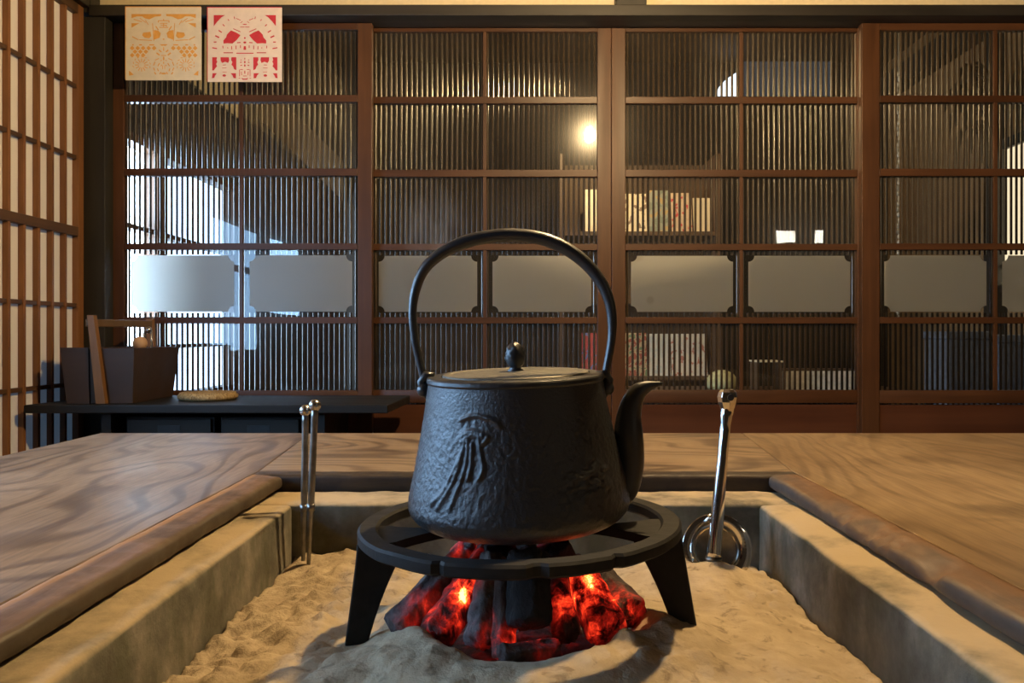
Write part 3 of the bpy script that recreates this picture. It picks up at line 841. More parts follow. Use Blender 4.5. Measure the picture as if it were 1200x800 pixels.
for an, wid in ((196,0.50),(-14,0.50),(90,0.50)):
    a0 = R(an); mb = MB(); top = []; bot = []
    n = 14; pts = []
    for k in range(n+1):
        t = k/n; ang = a0 - wid/2 + wid*t
        pts.append((math.cos(ang)*(RI+0.004), math.sin(ang)*(RI+0.004)))
    for k in range(n+1):
        t = 1-k/n; s = (t-0.5)*2
        r = 0.075 + 0.066*abs(s)**1.5
        ang = a0 + s*wid*0.5*(0.55+0.45*abs(s))
        pts.append((math.cos(ang)*r, math.sin(ang)*r))
    m = len(pts)
    vs = [(p[0],p[1],-0.0135+0.001) for p in pts] + [(p[0],p[1],-0.0035) for p in pts]
    fs = [(i,(i+1)%m,m+(i+1)%m,m+i) for i in range(m)]
    for k in range(n):
        fs.append((k, 2*n+1-k, 2*n-k, k+1)); fs.append((m+k, m+k+1, m+2*n-k, m+2*n+1-k))
    MB().add(vs,fs).build('claw', M['iron_ring'], tv, local=True)
hr0 = lambda t: 0.0105 + 0.016*(1-t)**2.4
for an in (190, -10, 90):
    a0 = R(an); mb = MB()
    rings = []
    for k in range(11):
        t = k/10
        z = -0.0135 - t*0.160
        rc = 0.171 + 0.024*t**1.1 - hr0(t)
        hw = 0.0095 - 0.002*t
        hr = 0.0105 + 0.016*(1-t)**2.4        # deep where it braces the ring
        rings.append((rc, z, hw, hr))
    vs = []; fs = []
    for rc, z, hw, hr in rings:
        for sr, st in ((-1,-1),(1,-1),(1,1),(-1,1)):
            r = rc + sr*hr; tx = st*hw
            vs.append((math.cos(a0)*r - math.sin(a0)*tx, math.sin(a0)*r + math.cos(a0)*tx, z))
    for k in range(10):
        for q in range(4):
            l = (q+1)%4; fs.append((4*k+q, 4*(k+1)+q, 4*(k+1)+l, 4*k+l))
    fs.append((0,1,2,3)); fs.append((43,42,41,40))
    MB().add(vs,fs).build('leg', M['iron_ring'], tv, local=True, bevel=0.002)
tv.rotation_euler = (0, R(-1.2), 0)

# ------------------------------------------------------------------ kettle
KB = Vector((-0.0065, 0.85, 0.4085))
kt = thing('kettle', KB, 'black cast iron kettle with an arched handle sitting on the trivet', 'kettle')
kt.rotation_euler = (R(1.6), R(-1.6), 0)
KM = Matrix.Translation(KB) @ kt.rotation_euler.to_matrix().to_4x4()
KI = KM.inverted()
def K(px, py, Y=0.85): return KI @ W(px, py, Y)
cp = [(0.0,0.0),(0.090,0.0),(0.104,0.004),(0.114,0.011),(0.1185,0.020),(0.1180,0.030),(0.1150,0.045),(0.1110,0.062),(0.1065,0.082),(0.1022,0.102),(0.0984,0.122),(0.0955,0.140),(0.0940,0.150),(0.0937,0.1555)]
def resample(pts, step):
    out = [pts[0]]
    for a, b in zip(pts, pts[1:]):
        L = math.hypot(b[0]-a[0], b[1]-a[1]); n = max(1,int(L/step))
        for k in range(1,n+1): out.append((a[0]+(b[0]-a[0])*k/n, a[1]+(b[1]-a[1])*k/n))
    return out
def catmull(pts, n):
    out = []
    P = [Vector(p) for p in pts]
    for i in range(len(P)-1):
        a, b, c, d = P[max(i-1,0)], P[i], P[i+1], P[min(i+2,len(P)-1)]
        for k in range(n):
            t = k/n
            out.append(0.5*((2*b)+(c-a)*t+(2*a-5*b+4*c-d)*t*t+(3*b-a-3*c+d)*t**3))
    out.append(P[-1]); return out
body = [(p.x,p.y) for p in catmull([(a,b,0) for a,b in cp[1:]],6)]
body = [(0.0,0.0),(0.05,0.0)] + resample(body, 0.0014)
# cast relief: orchid leaves on the left, rough foliage patch on the right, laid out on the body by angle and height
def surf_at(px, py):
    """angle and height on the body surface of a measured point"""
    Y = 0.75
    for _ in range(8):
        q = KI @ W(px, py, Y)
        r = 0.11
        for (r0,z0),(r1,z1) in zip(body, body[1:]):
            if z0 <= q.z <= z1 and z1 > z0: r = r0
        y = -math.sqrt(max(1e-6, r*r-q.x*q.x))
        Y += (y-q.y)
    q = KI @ W(px, py, Y)
    return (q.x, q.z)
strands = [[(546,512),(541,535),(531,565),(512,596)],[(549,516),(546,545),(537,572),(527,596)],[(553,520),(552,545),(548,562)],
           [(561,512),(563,530),(566,548),(561,562)],[(545,522),(534,548),(519,577),(506,590)],[(541,518),(551,510),(566,512)],
           [(540,492),(556,487),(577,492),(586,500)],[(541,512),(553,505),(568,510)],[(572,512),(566,520)]]
strands = [[surf_at(*p) for p in s] for s in strands]
strands = [[(p.x,p.y) for p in catmull([(a,b,0) for a,b in s],4)] for s in strands]
patches = [surf_at(*p) for p in ((675,565),(690,560),(705,572),(680,585),(668,595),(700,560))]
def segd(px,pz,a,b):
    dx,dz=b[0]-a[0],b[1]-a[1]; L=dx*dx+dz*dz
    t=0 if L==0 else max(0,min(1,((px-a[0])*dx+(pz-a[1])*dz)/L))
    return math.hypot(px-a[0]-t*dx,pz-a[1]-t*dz)
def kettle_fn(p, a, r, z):
    if r < 0.07: return p
    n = Vector((math.cos(a),math.sin(a),0.15)).normalized()
    d = 0.0
    rough = sm(0.130,0.120,z)*sm(0.004,0.02,z)
    d += rough*(0.0002*noise.fractal(p*90,0.8,2.0,3)+0.0006*noise.noise(p*230)+0.0005*noise.noise(p*400))
    d += 0.0004*fr(p,30,2)
    if p.y < 0:
        if p.x < 0 and p.x > -0.105:
            m = min(min(segd(p.x,z,s[i],s[i+1]) for i in range(len(s)-1)) for s in strands)
            d += 0.0023*math.exp(-(m/0.0017)**2)
        if p.x > 0.03:
            m = min(math.hypot(p.x-q[0],z-q[1]) for q in patches)
            d += 0.0030*math.exp(-(m/0.014)**2)*(0.5+noise.noise(Vector((p.x*150,z*260,2))))
    return p + n*d
rim = body + [(0.0925,0.1572),(0.080,0.1578),(0.0795,0.1545),(0.06,0.1540),(0.0,0.1540)]
bo = MB().lathe(rim,(0,0,0),460,False,kettle_fn).build('body', M['iron'], kt, smooth=True, local=True)
# rim bead under the lid
MB().lathe([(0.0942,0.1508),(0.0955,0.1530),(0.0952,0.1562),(0.0938,0.1580),(0.0800,0.1588),(0.0795,0.1540),(0.090,0.150)],(0,0,0),120,True).build('rim', M['iron_smooth'], kt, smooth=False, local=True, bevel=0.0005)
# lid
ld = MB().lathe([(0.0,0.1545),(0.0785,0.1545),(0.0785,0.1592),(0.0770,0.1602),(0.0700,0.1604),(0.0690,0.1596),(0.0670,0.1598),(0.045,0.1612),(0.02,0.1620),(0.0,0.1622)],(0,0,0),120).build('lid', M['lid_iron'], kt, smooth=False, local=True)
ld.data.polygons.foreach_set('use_smooth',[True]*len(ld.data.polygons))
def knob_fn(p,a,r,z):
    k = 1+0.14*math.sin(a*5+z*420)*sm(0.165,0.172,z)
    return Vector((p.x*k,p.y*k,p.z))
MB().lathe([(0.0,0.160),(0.0085,0.160),(0.0088,0.1625),(0.0062,0.1645),(0.0066,0.1665),(0.0090,0.1700),(0.0102,0.1755),(0.0100,0.1810),(0.0084,0.1865),(0.0055,0.1905),(0.0025,0.1925),(0.0,0.1930)],(0,0,0),40,False,knob_fn).build('lid_knob', M['iron_smooth'], ld, smooth=True, local=True)
# handle
hp = [(500,452),(496,440),(491,420),(486,396),(483.5,365),(487.5,338),(498,314.5),(517,297),(545,283.5),(575,277),(605,275.5),(635,279.5),(663,291),(687,309),(704.5,331),(714.5,355),(717.5,380),(716,403),(711.5,428),(709,446),(709,452)]
HPc = catmull([K(*p) for p in hp],5)
nh = len(HPc)
rad = []
for i,p in enumerate(HPc):
    t = i/(nh-1); u = abs(t-0.52)*2
    r = 0.0073 - 0.0030*sm(0.15,0.75,u)
    r *= 1+0.05*noise.noise(Vector((t*26,1,1)))
    rad.append(r)
ha = MB().tube(HPc, rad, 14, 1.15).build('handle', M['iron_smooth'], kt, smooth=True, local=True)
# lugs and end balls
for sx, (px,py) in ((-1,(499,453)),(1,(709,451))):
    q = K(px,py)
    lug = MB()
    e = []
    for k in range(13):
        an = PI*k/12
        e.append((q.x - sx*(0.0085-0.0085*math.cos(an)*0.2) + 0, math.cos(an)*0.0, 0))
    lug.tube([(sx*0.088,0,q.z-0.006),(sx*0.0955,0,q.z-0.009),(q.x+sx*0.002,0,q.z-0.005),(q.x+sx*0.004,0,q.z+0.006),(sx*0.097,0,q.z+0.012),(sx*0.088,0,q.z+0.010)],[0.006,0.0055,0.005,0.005,0.0055,0.006],10)
    lug.build('lug', M['iron_smooth'], kt, smooth=True, local=True)
    MB().ball((q.x+sx*0.0015,-0.001,q.z-0.003),0.0078,8).build('handle_end', M['iron_smooth'], ha, smooth=True, local=True)
# spout
sp = [(708,584),(726,572),(735,553),(737.5,530),(736.5,508),(737,488),(741,471),(748,459),(758,453),(768,450.5),(776,449)]
spr = [22,21,18.5,17.5,17,14.5,12.5,10.5,7,4,1.6]
SPc = catmull([K(*p) for p in sp],5)
rr = [p.x*0.000924 for p in catmull([(a,0,0) for a in spr],5)]
MB().tube(SPc, rr, 22, 0.85).build('spout', M['iron_smooth'], kt, smooth=True, local=True)

# ------------------------------------------------------------------ charcoal
hot = [(W(550,692,0.80),0.034,1.15),(W(536,718,0.78),0.035,0.62),(W(570,748,0.755),0.030,0.85),(W(600,762,0.745),0.028,0.80),
       (W(690,688,0.83),0.050,0.92),(W(722,712,0.83),0.048,0.85),(W(663,702,0.78),0.032,0.72),(W(617,641,0.87),0.030,1.0),(W(545,642,0.86),0.034,0.72),
       (W(500,718,0.80),0.045,0.55),(W(632,752,0.745),0.030,0.70),(W(590,712,0.80),0.035,0.50),(W(480,735,0.79),0.03,0.40),(W(700,740,0.79),0.04,0.55)]
def heat(p, base=0.0):
    h = base
    for c, r, s in hot: h = max(h, s*math.exp(-((p-c).length/(r*0.72))**2))
    return min(h, 1.2)
def stick(p0, p1, r0, r1, matn, label, seed, sides=7, base=0.0, hk=1.0):
    p0, p1 = Vector(p0), Vector(p1)
    ax = (p1-p0).normalized(); u = ax.orthogonal().normalized(); s = ax.cross(u)
    L = (p1-p0).length; n = 30; m = sides*5
    corner = [1.0+0.16*noise.noise(Vector((k*3.3,seed,0))) for k in range(sides)]
    vs = []; fs = []; ht = []
    for i in range(n+1):
        t = i/n; r = r0+(r1-r0)*t
        r *= min(1.0, math.sqrt(max(0.02, 1-max(0,(abs(t-0.5)-0.45)/0.05)**2))) if abs(t-0.5)>0.45 else 1
        for k in range(m):
            a = 2*PI*k/m; f_ = a/(2*PI)*sides; k0 = int(f_)%sides; k1=(k0+1)%sides; tt=f_-int(f_)
            # flat sided: radius of a polygon
            rp = (corner[k0]*(1-tt)+corner[k1]*tt)*math.cos(PI/sides)/math.cos((tt-0.5)*2*PI/sides)
            p = p0+ax*(L*t)+(u*math.cos(a)+s*math.sin(a))*(r*rp)
            p += (p-(p0+ax*(L*t))).normalized()*(0.0022*fr(p*1.0+Vector((seed,0,0)),60,4)) + ax*0.004*noise.noise(Vector((k*0.8,seed,i*0.05)))
            vs.append(p); ht.append(heat(p,base)*hk)
    for i in range(n):
        for k in range(m):
            l=(k+1)%m; fs.append((i*m+k,i*m+l,(i+1)*m+l,(i+1)*m+k))
    fs.append(tuple(range(m-1,-1,-1))); fs.append(tuple(n*m+k for k in range(m)))
    o = MB().add(vs,fs).build('charcoal', M[matn], smooth=True)
    at = o.data.attributes.new('ember_glow','FLOAT','POINT')
    at.data.foreach_set('value', ht)
    tag(o, label, 'charcoal', 'charcoal pieces burning under the kettle')
    return o
stick(W(462,742,0.80), W(556,640,0.87), 0.0195, 0.017, 'coal_grey', 'grey charcoal stick leaning at the left end of the fire', 1.1, hk=0.7)
stick(W(508,750,0.78), W(575,645,0.86), 0.0200, 0.017, 'coal_red', 'glowing red stick right of the grey leaning one, brightest at its top', 2.3, hk=1.05)
stick(W(562,758,0.755), W(578,650,0.82), 0.0160, 0.015, 'coal_grey', 'ash grey upright stick left of the black block', 3.7, hk=0.4)
stick(W(590,772,0.745), W(592,668,0.79), 0.0130, 0.012, 'coal_red', 'narrow dull red stick between the grey upright and the black block', 4.2)
stick(W(620,735,0.745), W(618,646,0.79), 0.0215, 0.021, 'coal_black', 'black unburnt charcoal block at the front centre', 5.9, 6, hk=0.12)
stick(W(585,772,0.72), W(655,762,0.74), 0.0150, 0.014, 'coal_red', 'short ashy piece with glowing cracks lying lowest at the front', 6.6)
stick(W(664,748,0.765), W(650,668,0.83), 0.0150, 0.013, 'coal_red', 'dark stick with red glints right of the black block', 7.4)
stick(W(715,742,0.80), W(672,660,0.88), 0.0240, 0.020, 'coal_red', 'broad glowing red piece at the right of the fire', 8.8, hk=1.05)
stick(W(742,722,0.84), W(690,665,0.92), 0.0210, 0.018, 'coal_red', 'outer red piece at the right end edged with ash', 9.3, hk=0.95)
stick(W(574,690,0.86), W(590,640,0.84), 0.0230, 0.020, 'coal_black', 'black lump showing above the trivet ring, left of the orange glow', 10.1, 6, hk=0.35)
stick(W(662,690,0.87), W(645,637,0.86), 0.0250, 0.023, 'coal_black', 'black lump showing above the trivet ring, right of the orange glow', 11.7, 6, hk=0.30)
stick(W(612,700,0.93), W(615,640,0.91), 0.0220, 0.018, 'coal_red', 'orange burning piece at the back between the two black lumps', 12.9, hk=1.1)
# ember bed
def emb_fn(p,a,r,z): return p + Vector((0.004*fr(p,40),0.004*fr(p*1.1,40),0.006*fr(p,45)))
eb = MB().lathe([(0.135,-0.02),(0.132,0.0),(0.115,0.012),(0.09,0.018),(0.06,0.022),(0.03,0.024),(0.0,0.025)],(FC.x,FC.y,0.262),60,False,emb_fn).build('ember_bed', M['coal_red'], smooth=True)
at = eb.data.attributes.new('ember_glow','FLOAT','POINT')
at.data.foreach_set('value',[heat(v.co,0.16) for v in eb.data.vertices])
tag(eb, 'bed of small red embers and ash under the charcoal sticks', 'embers', kind='stuff')

# ------------------------------------------------------------------ fire tongs (two steel rods)
for (t0,b0,lab,Y0,nm) in (((358,484),(355,652),'shorter left steel fire rod with a ball top stuck in the ash',1.135,0),((369,478),(361,655),'taller right steel fire rod with a ball top stuck in the ash',1.120,1)):
    top = W(t0[0],t0[1],Y0-0.015); bot = W(b0[0],b0[1]+22,Y0)
    t = thing('fire_rod', bot, lab, 'fire tongs', 'pair of fire rods at the left corner')
    P = [bot+(top-bot)*k/20 for k in range(21)]
    MB().tube(P, [0.0024+0.0025*min(1,k/9) for k in range(21)], 8).build('rod', M['dull_steel'], t, smooth=True)
    MB().ball(top+Vector((0,0,0.004)),0.0085,10).build('ball_finial', M['steel'], t, smooth=True)
    mid = bot+(top-bot)*0.42
    MB().tube([mid-Vector((0,0,0.005)),mid+Vector((0,0,0.005))],0.0058,10).build('collar', M['dull_steel'], t, smooth=True)

# ------------------------------------------------------------------ ash shovel
hd = W(839,643,1.10)
sh = thing('ash_shovel', hd-Vector((0,0,0.05)), 'steel ash shovel with a round dished head standing in the ash at the right', 'shovel')
rx = Matrix.Translation(hd) @ Matrix.Rotation(R(78),4,'X')      # head axis faces the camera, leaning back a little
def headm(prof, nseg=56):
    mb = MB().lathe(prof,(0,0,0),nseg)
    mb.v = [rx @ (p*1.13) for p in mb.v]; return mb
headm([(0.0,-0.010),(0.020,-0.0095),(0.026,-0.006),(0.030,-0.001),(0.041,0.003),(0.0435,0.0055),(0.0425,0.0068),(0.031,0.0032),(0.0265,0.0),(0.019,-0.006),(0.0,-0.0068)]).build('head', M['polished'], sh, smooth=True)
headm([(0.0255,-0.002),(0.0275,0.0015),(0.0295,0.0032),(0.0300,0.0018),(0.028,-0.001)],56).build('head_ring', M['dull_steel'], sh, smooth=True)
b = W(836.5,655,1.078); tp = W(852,474,1.100)
P = [b+(tp-b)*k/24 for k in range(25)]
rad = [0.0102-0.0030*min(1,k/16)+0.0012*(k>21) for k in range(25)]
MB().tube(P, rad, 18).build('handle', M['polished'], sh, smooth=True)
MB().lathe([(0.0,-0.003),(0.0085,-0.001),(0.0115,0.002),(0.0115,0.005),(0.0,0.006)],b-Vector((0,0,0.002)),24).build('socket', M['dull_steel'], sh, smooth=True)
kp = W(852.5,466.5,1.10)
MB().lathe([(0.0075,-0.024),(0.010,-0.014),(0.0135,-0.005),(0.0145,0.002),(0.0125,0.009),(0.0085,0.013),(0.0080,0.0115),(0.0,0.0105)],kp,8).build('pommel', M['polished'], sh, smooth=False, bevel=0.0012)
MB().tube([kp+Vector((0.001,-0.0125,0.002)),kp+Vector((0.001,-0.0145,0.002))],0.0045,14).build('pommel_hole', M['black_plastic'], sh)
MB().tube([W(809,640,1.10),W(829,610,1.112),W(838,604,1.095)],0.002,8).tube([W(868,636,1.10),W(850,610,1.112),W(841,604,1.095)],0.002,8).build('brace', M['steel'], sh, smooth=True)

# ------------------------------------------------------------------ low shelf at the left
ls = thing('low_shelf', (-1.0,2.6,0), 'long low black wooden shelf below the left lattice door', 'shelf')
MB().hexa([(-1.545,2.415,0.365),(-0.424,2.415,0.365),(-0.412,2.80,0.365),(-1.485,2.80,0.365)],[(-1.545,2.415,0.391),(-0.424,2.415,0.391),(-0.412,2.80,0.391),(-1.485,2.80,0.391)]).build('shelf_top', M['shelf_wood'], ls, bevel=0.003)
MB().box(-1.33,-1.30,2.46,2.79,0,0.365).build('leg', M['shelf_wood'], ls)
MB().box(-0.66,-0.63,2.46,2.79,0,0.365).build('leg', M['shelf_wood'], ls)
MB().box(-1.30,-0.66,2.74,2.76,0.0,0.365).build('back_panel', M['shelf_wood'], ls)
for (p0,p1,lab) in ((146,250,'left dark chest of drawers tucked under the low black shelf'),(257,353,'right dark chest with a handle slot under the low black shelf')):
    Yc = 2.50
    xa, xb = max(Xp(p0,Yc),-1.295), Xp(p1,Yc)
    t = thing('drawer_chest', ((xa+xb)/2,2.6,0), lab, 'chest', 'drawer chests under the low shelf')
    MB().box(xa,xb,Yc+0.012,2.735,0,0.345).build('body', M['shelf_wood'], t, bevel=0.002)
    for z0,z1 in ((0.012,0.170),(0.180,0.338)):
        dr = MB().box(xa+0.008,xb-0.008,Yc,Yc+0.0118,z0,z1).build('drawer', M['chest_wood'], t, bevel=0.002)
        xm = Xp(303,Yc) if p0 > 200 else (xa+xb)/2
        MB().box(xm-0.036,xm+0.036,Yc-0.002,Yc-0.0002,z1-0.042,z1-0.020).build('handle_slot', M['black_plastic'], dr, bevel=0.0008)

# wooden carrier box
bxm = thing('wooden_carrier', (-1.33,2.6,0.391), 'dark wooden carrier box with a tall handle at the left end of the black shelf', 'box')
zb, zt = 0.3915, 0.565
A = [(-1.432,2.462),(-1.232,2.462),(-1.240,2.760),(-1.415,2.760)]; B = [(-1.449,2.45),(-1.222,2.45),(-1.222,2.772),(-1.440,2.772)]
def wall(i, j, th, name='side_board'):
    a0, a1, b0, b1 = [Vector((*p,0)) for p in (A[i],A[j],B[i],B[j])]
    dn = (a1-a0).normalized(); nn = Vector((-dn.y,dn.x,0))*th
    L = lambda v,z: Vector((v.x,v.y,z))
    return MB().hexa([L(a0,zb),L(a1,zb),L(a1+nn,zb),L(a0+nn,zb)],[L(b0,zt),L(b1,zt),L(b1+nn,zt),L(b0+nn,zt)])
for i,j in ((0,1),(1,2),(2,3),(3,0)): wall(i,j,0.012).build('side_board', M['box_wood'], bxm, bevel=0.0015)
MB().box(-1.42,-1.245,2.475,2.75,zb,zb+0.012).build('bottom', M['box_wood'], bxm)
MB().hexa([(-1.436,2.456,zb),(-1.365,2.456,zb),(-1.365,2.461,zb),(-1.436,2.461,zb)],[(-1.450,2.444,zt+0.002),(-1.362,2.444,zt+0.002),(-1.362,2.449,zt+0.002),(-1.450,2.449,zt+0.002)]).build('front_board', M['box_wood'], bxm)
MB().hexa([(-1.337,2.440,zb),(-1.306,2.440,zb),(-1.306,2.460,zb),(-1.337,2.460,zb)],[(-1.357,2.426,0.668),(-1.335,2.426,0.668),(-1.335,2.446,0.668),(-1.357,2.446,0.668)]).build('handle_post', M['handle_wood'], bxm, bevel=0.002)
MB().hexa([(-1.335,2.773,zb),(-1.305,2.773,zb),(-1.305,2.790,zb),(-1.335,2.790,zb)],[(-1.343,2.773,0.664),(-1.318,2.773,0.664),(-1.318,2.790,0.664),(-1.343,2.790,0.664)]).build('handle_post', M['handle_wood'], bxm, bevel=0.002)
MB().hexa([(-1.364,2.43,0.632),(-1.338,2.43,0.632),(-1.318,2.79,0.632),(-1.344,2.79,0.632)],[(-1.364,2.43,0.656),(-1.338,2.43,0.656),(-1.318,2.79,0.656),(-1.344,2.79,0.656)]).build('handle_bar', M['bar_wood'], bxm, bevel=0.003)
# things standing in the carrier
k = W(164,402,2.62)
MB_ = MB().tube([(k.x-0.03,2.62,zb+0.013),(k.x-0.006,2.62,k.z-0.02),(k.x,2.62,k.z)],[0.012,0.012,0.012],12).ball(k,0.0235,10)
tag(MB_.build('mallet', M['pale_wood'], smooth=True), 'pale round ended wooden tool standing in the carrier box', 'tool')
k = W(174,398,2.66)
t = thing('metal_tongs', (k.x,2.66,zb+0.013), 'small shiny metal tongs standing in the carrier box', 'tongs')
for s in (-1,1):
    MB().tube([(k.x-0.03+s*0.012,2.66+s*0.01,zb+0.013),(k.x-0.006+s*0.012,2.66+s*0.01,k.z-0.03),(k.x+s*0.010,2.66,k.z+0.03)],0.0042,8).build('arm', M['steel'], t, smooth=True)
MB().ball((k.x,2.66,k.z+0.033),0.012,8).build('hinge', M['steel'], t, smooth=True)

# straw pot mat
c = W(244,468,2.62)
def mat_fn(p,a,r,z): return Vector((p.x*1.0,p.y*0.95,p.z+0.0012*math.sin(a*70+r*300)))*(1+0.02*noise.noise(Vector((math.cos(a)*2,math.sin(a)*2,0))))
pr = [(0.0,0.0),(0.086,0.0),(0.094,0.006),(0.096,0.013),(0.091,0.020)]
for q in range(8):
    r0 = 0.088-q*0.0105
    pr += [(r0,0.0235),(r0-0.005,0.0245),(r0-0.0098,0.0225)]
pr.append((0.0,0.023))
gs = G('straw')
v = gs.co(); a = gs.noise(gs.co((1,1,0.3)),220,3,0.6)
gs.pbr(gs.ramp(a,[(0.35,(0.20,0.12,0.045)),(0.65,(0.52,0.37,0.17))]),0.8,normal=gs.bump(a,0.8,0.004))
M['straw'] = gs.m
tag(MB().lathe(pr,(c.x,2.62,0.3915),150,False,mat_fn).build('pot_mat', M['straw'], smooth=True), 'round woven straw pot mat lying on the black shelf', 'mat')

# ------------------------------------------------------------------ cut paper charms hanging from the lintel
def charm(name_label, x0, x1, zt, zb_, Y, backing, sheet, pieces, cat='paper charm', tilt=0.0):
    t = thing('paper_charm', ((x0+x1)/2, Y, zt), name_label, cat, 'cut paper charms on the lintel')
    MB().box(x0-0.003,x1-0.002,Y+0.0006,Y+0.0012,zb_+0.002,zt+0.003).build('backing', backing, t)
    MB().box(x0,x1,Y,Y+0.0005,zb_,zt).build('sheet', sheet, t)
    cut = MB(); yy = Y-0.0005
    for k,p in enumerate(pieces):
        pts = [(x0+u*(x1-x0), zt-v*(zt-zb_)) for u,v in p]
        cut.prism(pts, yy, Y-0.0001)
    cut.build('cutout_pattern', backing, t)
    return t
def px2uv(pts, X0, X1, Y0, Y1): return [((x-X0)/(X1-X0),(y-Y0)/(Y1-Y0)) for x,y in pts]
def mirror(pts, xc): return [(2*xc-x,y) for x,y in pts]
def bar(xa,ya,xb,yb,w_):
    dx,dy=xb-xa,yb-ya; L=math.hypot(dx,dy) or 1; nx_,ny_=-dy/L*w_/2,dx/L*w_/2
    return [(xa+nx_,ya+ny_),(xb+nx_,yb+ny_),(xb-nx_,yb-ny_),(xa-nx_,ya-ny_)]
def blob(cx,cy,rx_,ry_,n=14,a0=0): return [(cx+rx_*math.cos(a0+2*PI*k/n),cy+ry_*math.sin(a0+2*PI*k/n)) for k in range(n)]
# red one
P = []; C_ = 897
half = [[(690,98),(765,98),(742,112),(715,140),(690,172)],
  [(805,200),(838,214),(868,232),(845,262),(815,288),(780,286),(755,288),(754,268),(764,256),(772,248),(778,228),(790,215)],
  bar(820,189,868,210,5), bar(680,316,712,322,7), bar(690,278,708,278,7), bar(700,236,726,248,9), bar(722,200,744,214,7), bar(750,160,762,172,6), bar(785,126,792,136,5), bar(826,108,830,124,5),
  bar(755,350,818,350,6), bar(750,303,752,320,5), bar(783,312,784,322,4), bar(809,306,810,328,5), bar(838,302,838,326,5), bar(868,300,868,318,5), bar(845,283,868,281,6), bar(840,120,868,132,4), bar(866,178,895,178,4),bar(868,150,882,140,3),
  [(680,380),(712,380),(708,400),(714,408),(706,425),(712,440),(698,456),(690,468),(680,468)],[(735,380),(790,380),(793,400),(786,418),(766,410),(745,418),(736,402)],
  [(808,380),(840,380),(840,466),(826,460),(818,440),(808,430),(814,412),(806,398)],[(682,487),(710,487),(698,505),(693,518),(678,520)],[(802,487),(838,487),(838,521),(822,519),(815,502)],
  blob(760,502,12,8),bar(750,432,770,431,4),bar(745,452,775,451,3),bar(748,479,776,479,3),
  bar(868,398,875,398,5),bar(866,415,876,412,6),bar(868,436,878,432,6),bar(862,462,862,508,4),bar(866,462,884,462,4),bar(874,476,876,500,4),bar(856,520,866,520,4)]
for p in half: P += [px2uv(p,650,1145,48,545), px2uv(mirror(p,C_),650,1145,48,545)]
for p in [bar(840,353,955,353,6), [(890,306),(904,306),(906,330),(888,330)], blob(897,281,10,7), blob(897,251,6,6), bar(897,383,897,395,5), blob(897,412,5,8), blob(897,435,5,8), bar(897,470,897,490,6),
          [(874,518),(890,523),(905,523),(920,518),(912,530),(882,530)], bar(885,505,910,505,4), blob(897,160,14,3)]:
    P.append(px2uv(p,650,1145,48,545))
Yc = 2.772
charm('white cut paper charm with a red fan pattern, right of two on the lintel', Xp(243.5,Yc), Xp(330.5,Yc), W(0,9,Yc).z, W(0,96,Yc).z, Yc, M['red'], M['white_paper'], P)
# amber one
P = []; C_ = 357
half = [[(145,88),(342,88),(338,102),(300,106),(262,124),(236,118),(215,104),(180,104),(146,116)],[(145,150),(196,150),(166,168),(146,180)],bar(160,124,214,140,5),bar(236,128,256,160,4),bar(200,116,240,146,4),
  [(222,214),(270,208),(276,236),(262,252),(232,248),(216,232)],[(293,196),(322,200),(338,218),(330,248),(292,262)],bar(284,150,292,270,4),bar(150,240,190,262,6),bar(196,262,280,266,5),bar(305,170,322,196,7),
  [(330,292),(357,292),(357,301),(345,303)],bar(150,296,160,296,8),bar(196,296,214,296,8),bar(262,296,294,296,8)]
for r in range(3):
    for q in range(5):
        cx = 150+q*36+(18 if r%2 else 0); cy = 318+r*24
        if cx < 300 - r*24: half.append([(cx,cy-16),(cx+16,cy),(cx,cy+16),(cx-16,cy)])
for k in range(12):
    a = 2*PI*k/12; half.append(bar(212+18*math.cos(a),432+18*math.sin(a),212+44*math.cos(a),432+44*math.sin(a),5))
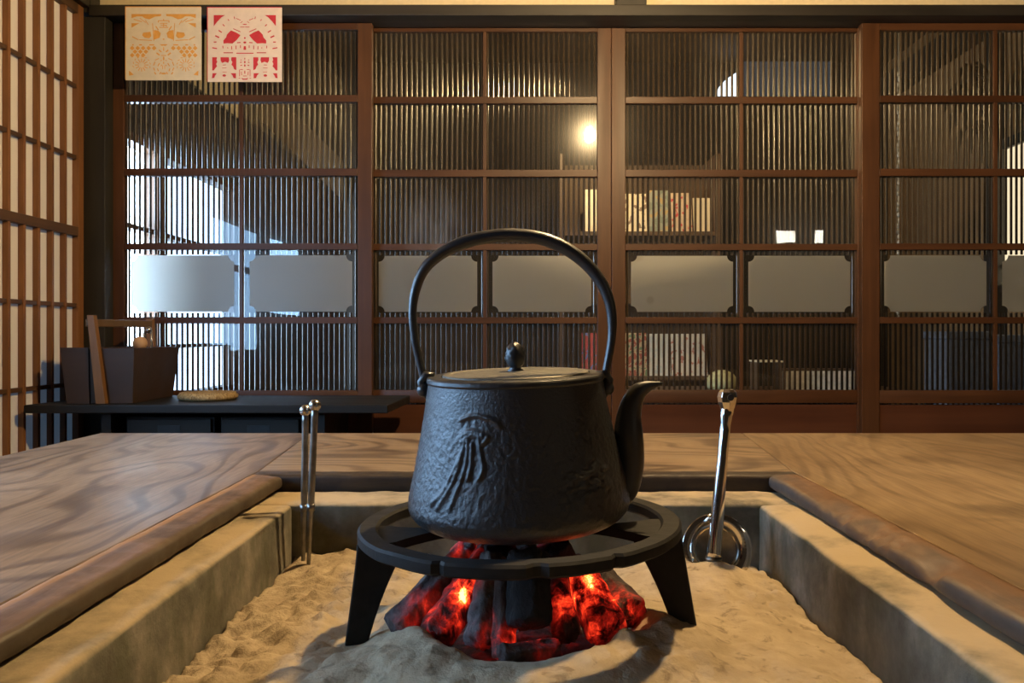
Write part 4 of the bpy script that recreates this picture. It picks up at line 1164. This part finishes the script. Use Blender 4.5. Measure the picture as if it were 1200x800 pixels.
for k in range(9):
    a = PI*0.9+2*PI*k/14; half.append(bar(212+54*math.cos(a),432+52*math.sin(a),212+60*math.cos(a+.25),432+58*math.sin(a+.25),4))
half += [[(128,470),(140,478),(160,498),(130,504)],bar(290,436,300,410,6),bar(298,470,290,450,6),bar(306,496,296,480,7),bar(318,440,330,420,6),bar(322,474,316,456,6),bar(330,494,340,480,6),bar(300,400,326,388,5),bar(310,350,330,366,9),bar(326,330,342,344,8),bar(336,404,345,400,5),bar(338,440,345,430,5)]
for p in half: P += [px2uv(p,108,605,42,535), px2uv(mirror(p,C_),108,605,42,535)]
for p in [bar(322,146,322,132,5),bar(322,133,392,133,5),bar(392,133,392,146,5),bar(357,122,357,133,6),bar(332,150,382,150,5),bar(336,163,378,163,5),bar(328,178,388,178,5),bar(357,150,357,178,5),bar(370,166,378,173,4),
          bar(357,312,357,336,6),blob(357,388,5,14),bar(357,410,357,424,6),bar(350,435,350,460,4),bar(364,435,364,460,4),blob(357,490,18,6),bar(340,368,374,368,5),blob(357,258,6,4)]:
    P.append(px2uv(p,108,605,42,535))
charm('white cut paper charm with an amber pattern, left of two on the lintel', Xp(147.5,Yc), Xp(236,Yc), W(0,8.5,Yc).z, W(0,94,Yc).z, Yc, M['amber'], M['cream_paper'], P)

# ------------------------------------------------------------------ a faint wisp of steam behind the handle
g = G('steam')
v = g.co()
gr = g.n('ShaderNodeTexGradient', gradient_type='SPHERICAL'); g.set(gr.inputs[0], g.co((19,24,17)))
nz = g.noise(g.co((22,22,12)), 1.0, 4, 0.6, 1.2)
den = g.math('MULTIPLY', gr.outputs['Fac'], g.ramp(nz,[(0.42,0.0),(0.75,1.0)]))
vol = g.n('ShaderNodeVolumePrincipled'); vol.inputs['Color'].default_value=(0.9,0.9,0.9,1)
g.set(vol.inputs['Density'], g.math('MULTIPLY', den, 7.0))
g.nt.links.new(vol.outputs[0], g.out.inputs['Volume'])
c = W(512,268,0.98)
o = MB().ball((0,0,0),0.07,10).build('steam', g.m)
o.location = c
tag(o, 'faint wisp of steam rising behind the left of the kettle handle', 'steam', kind='stuff')
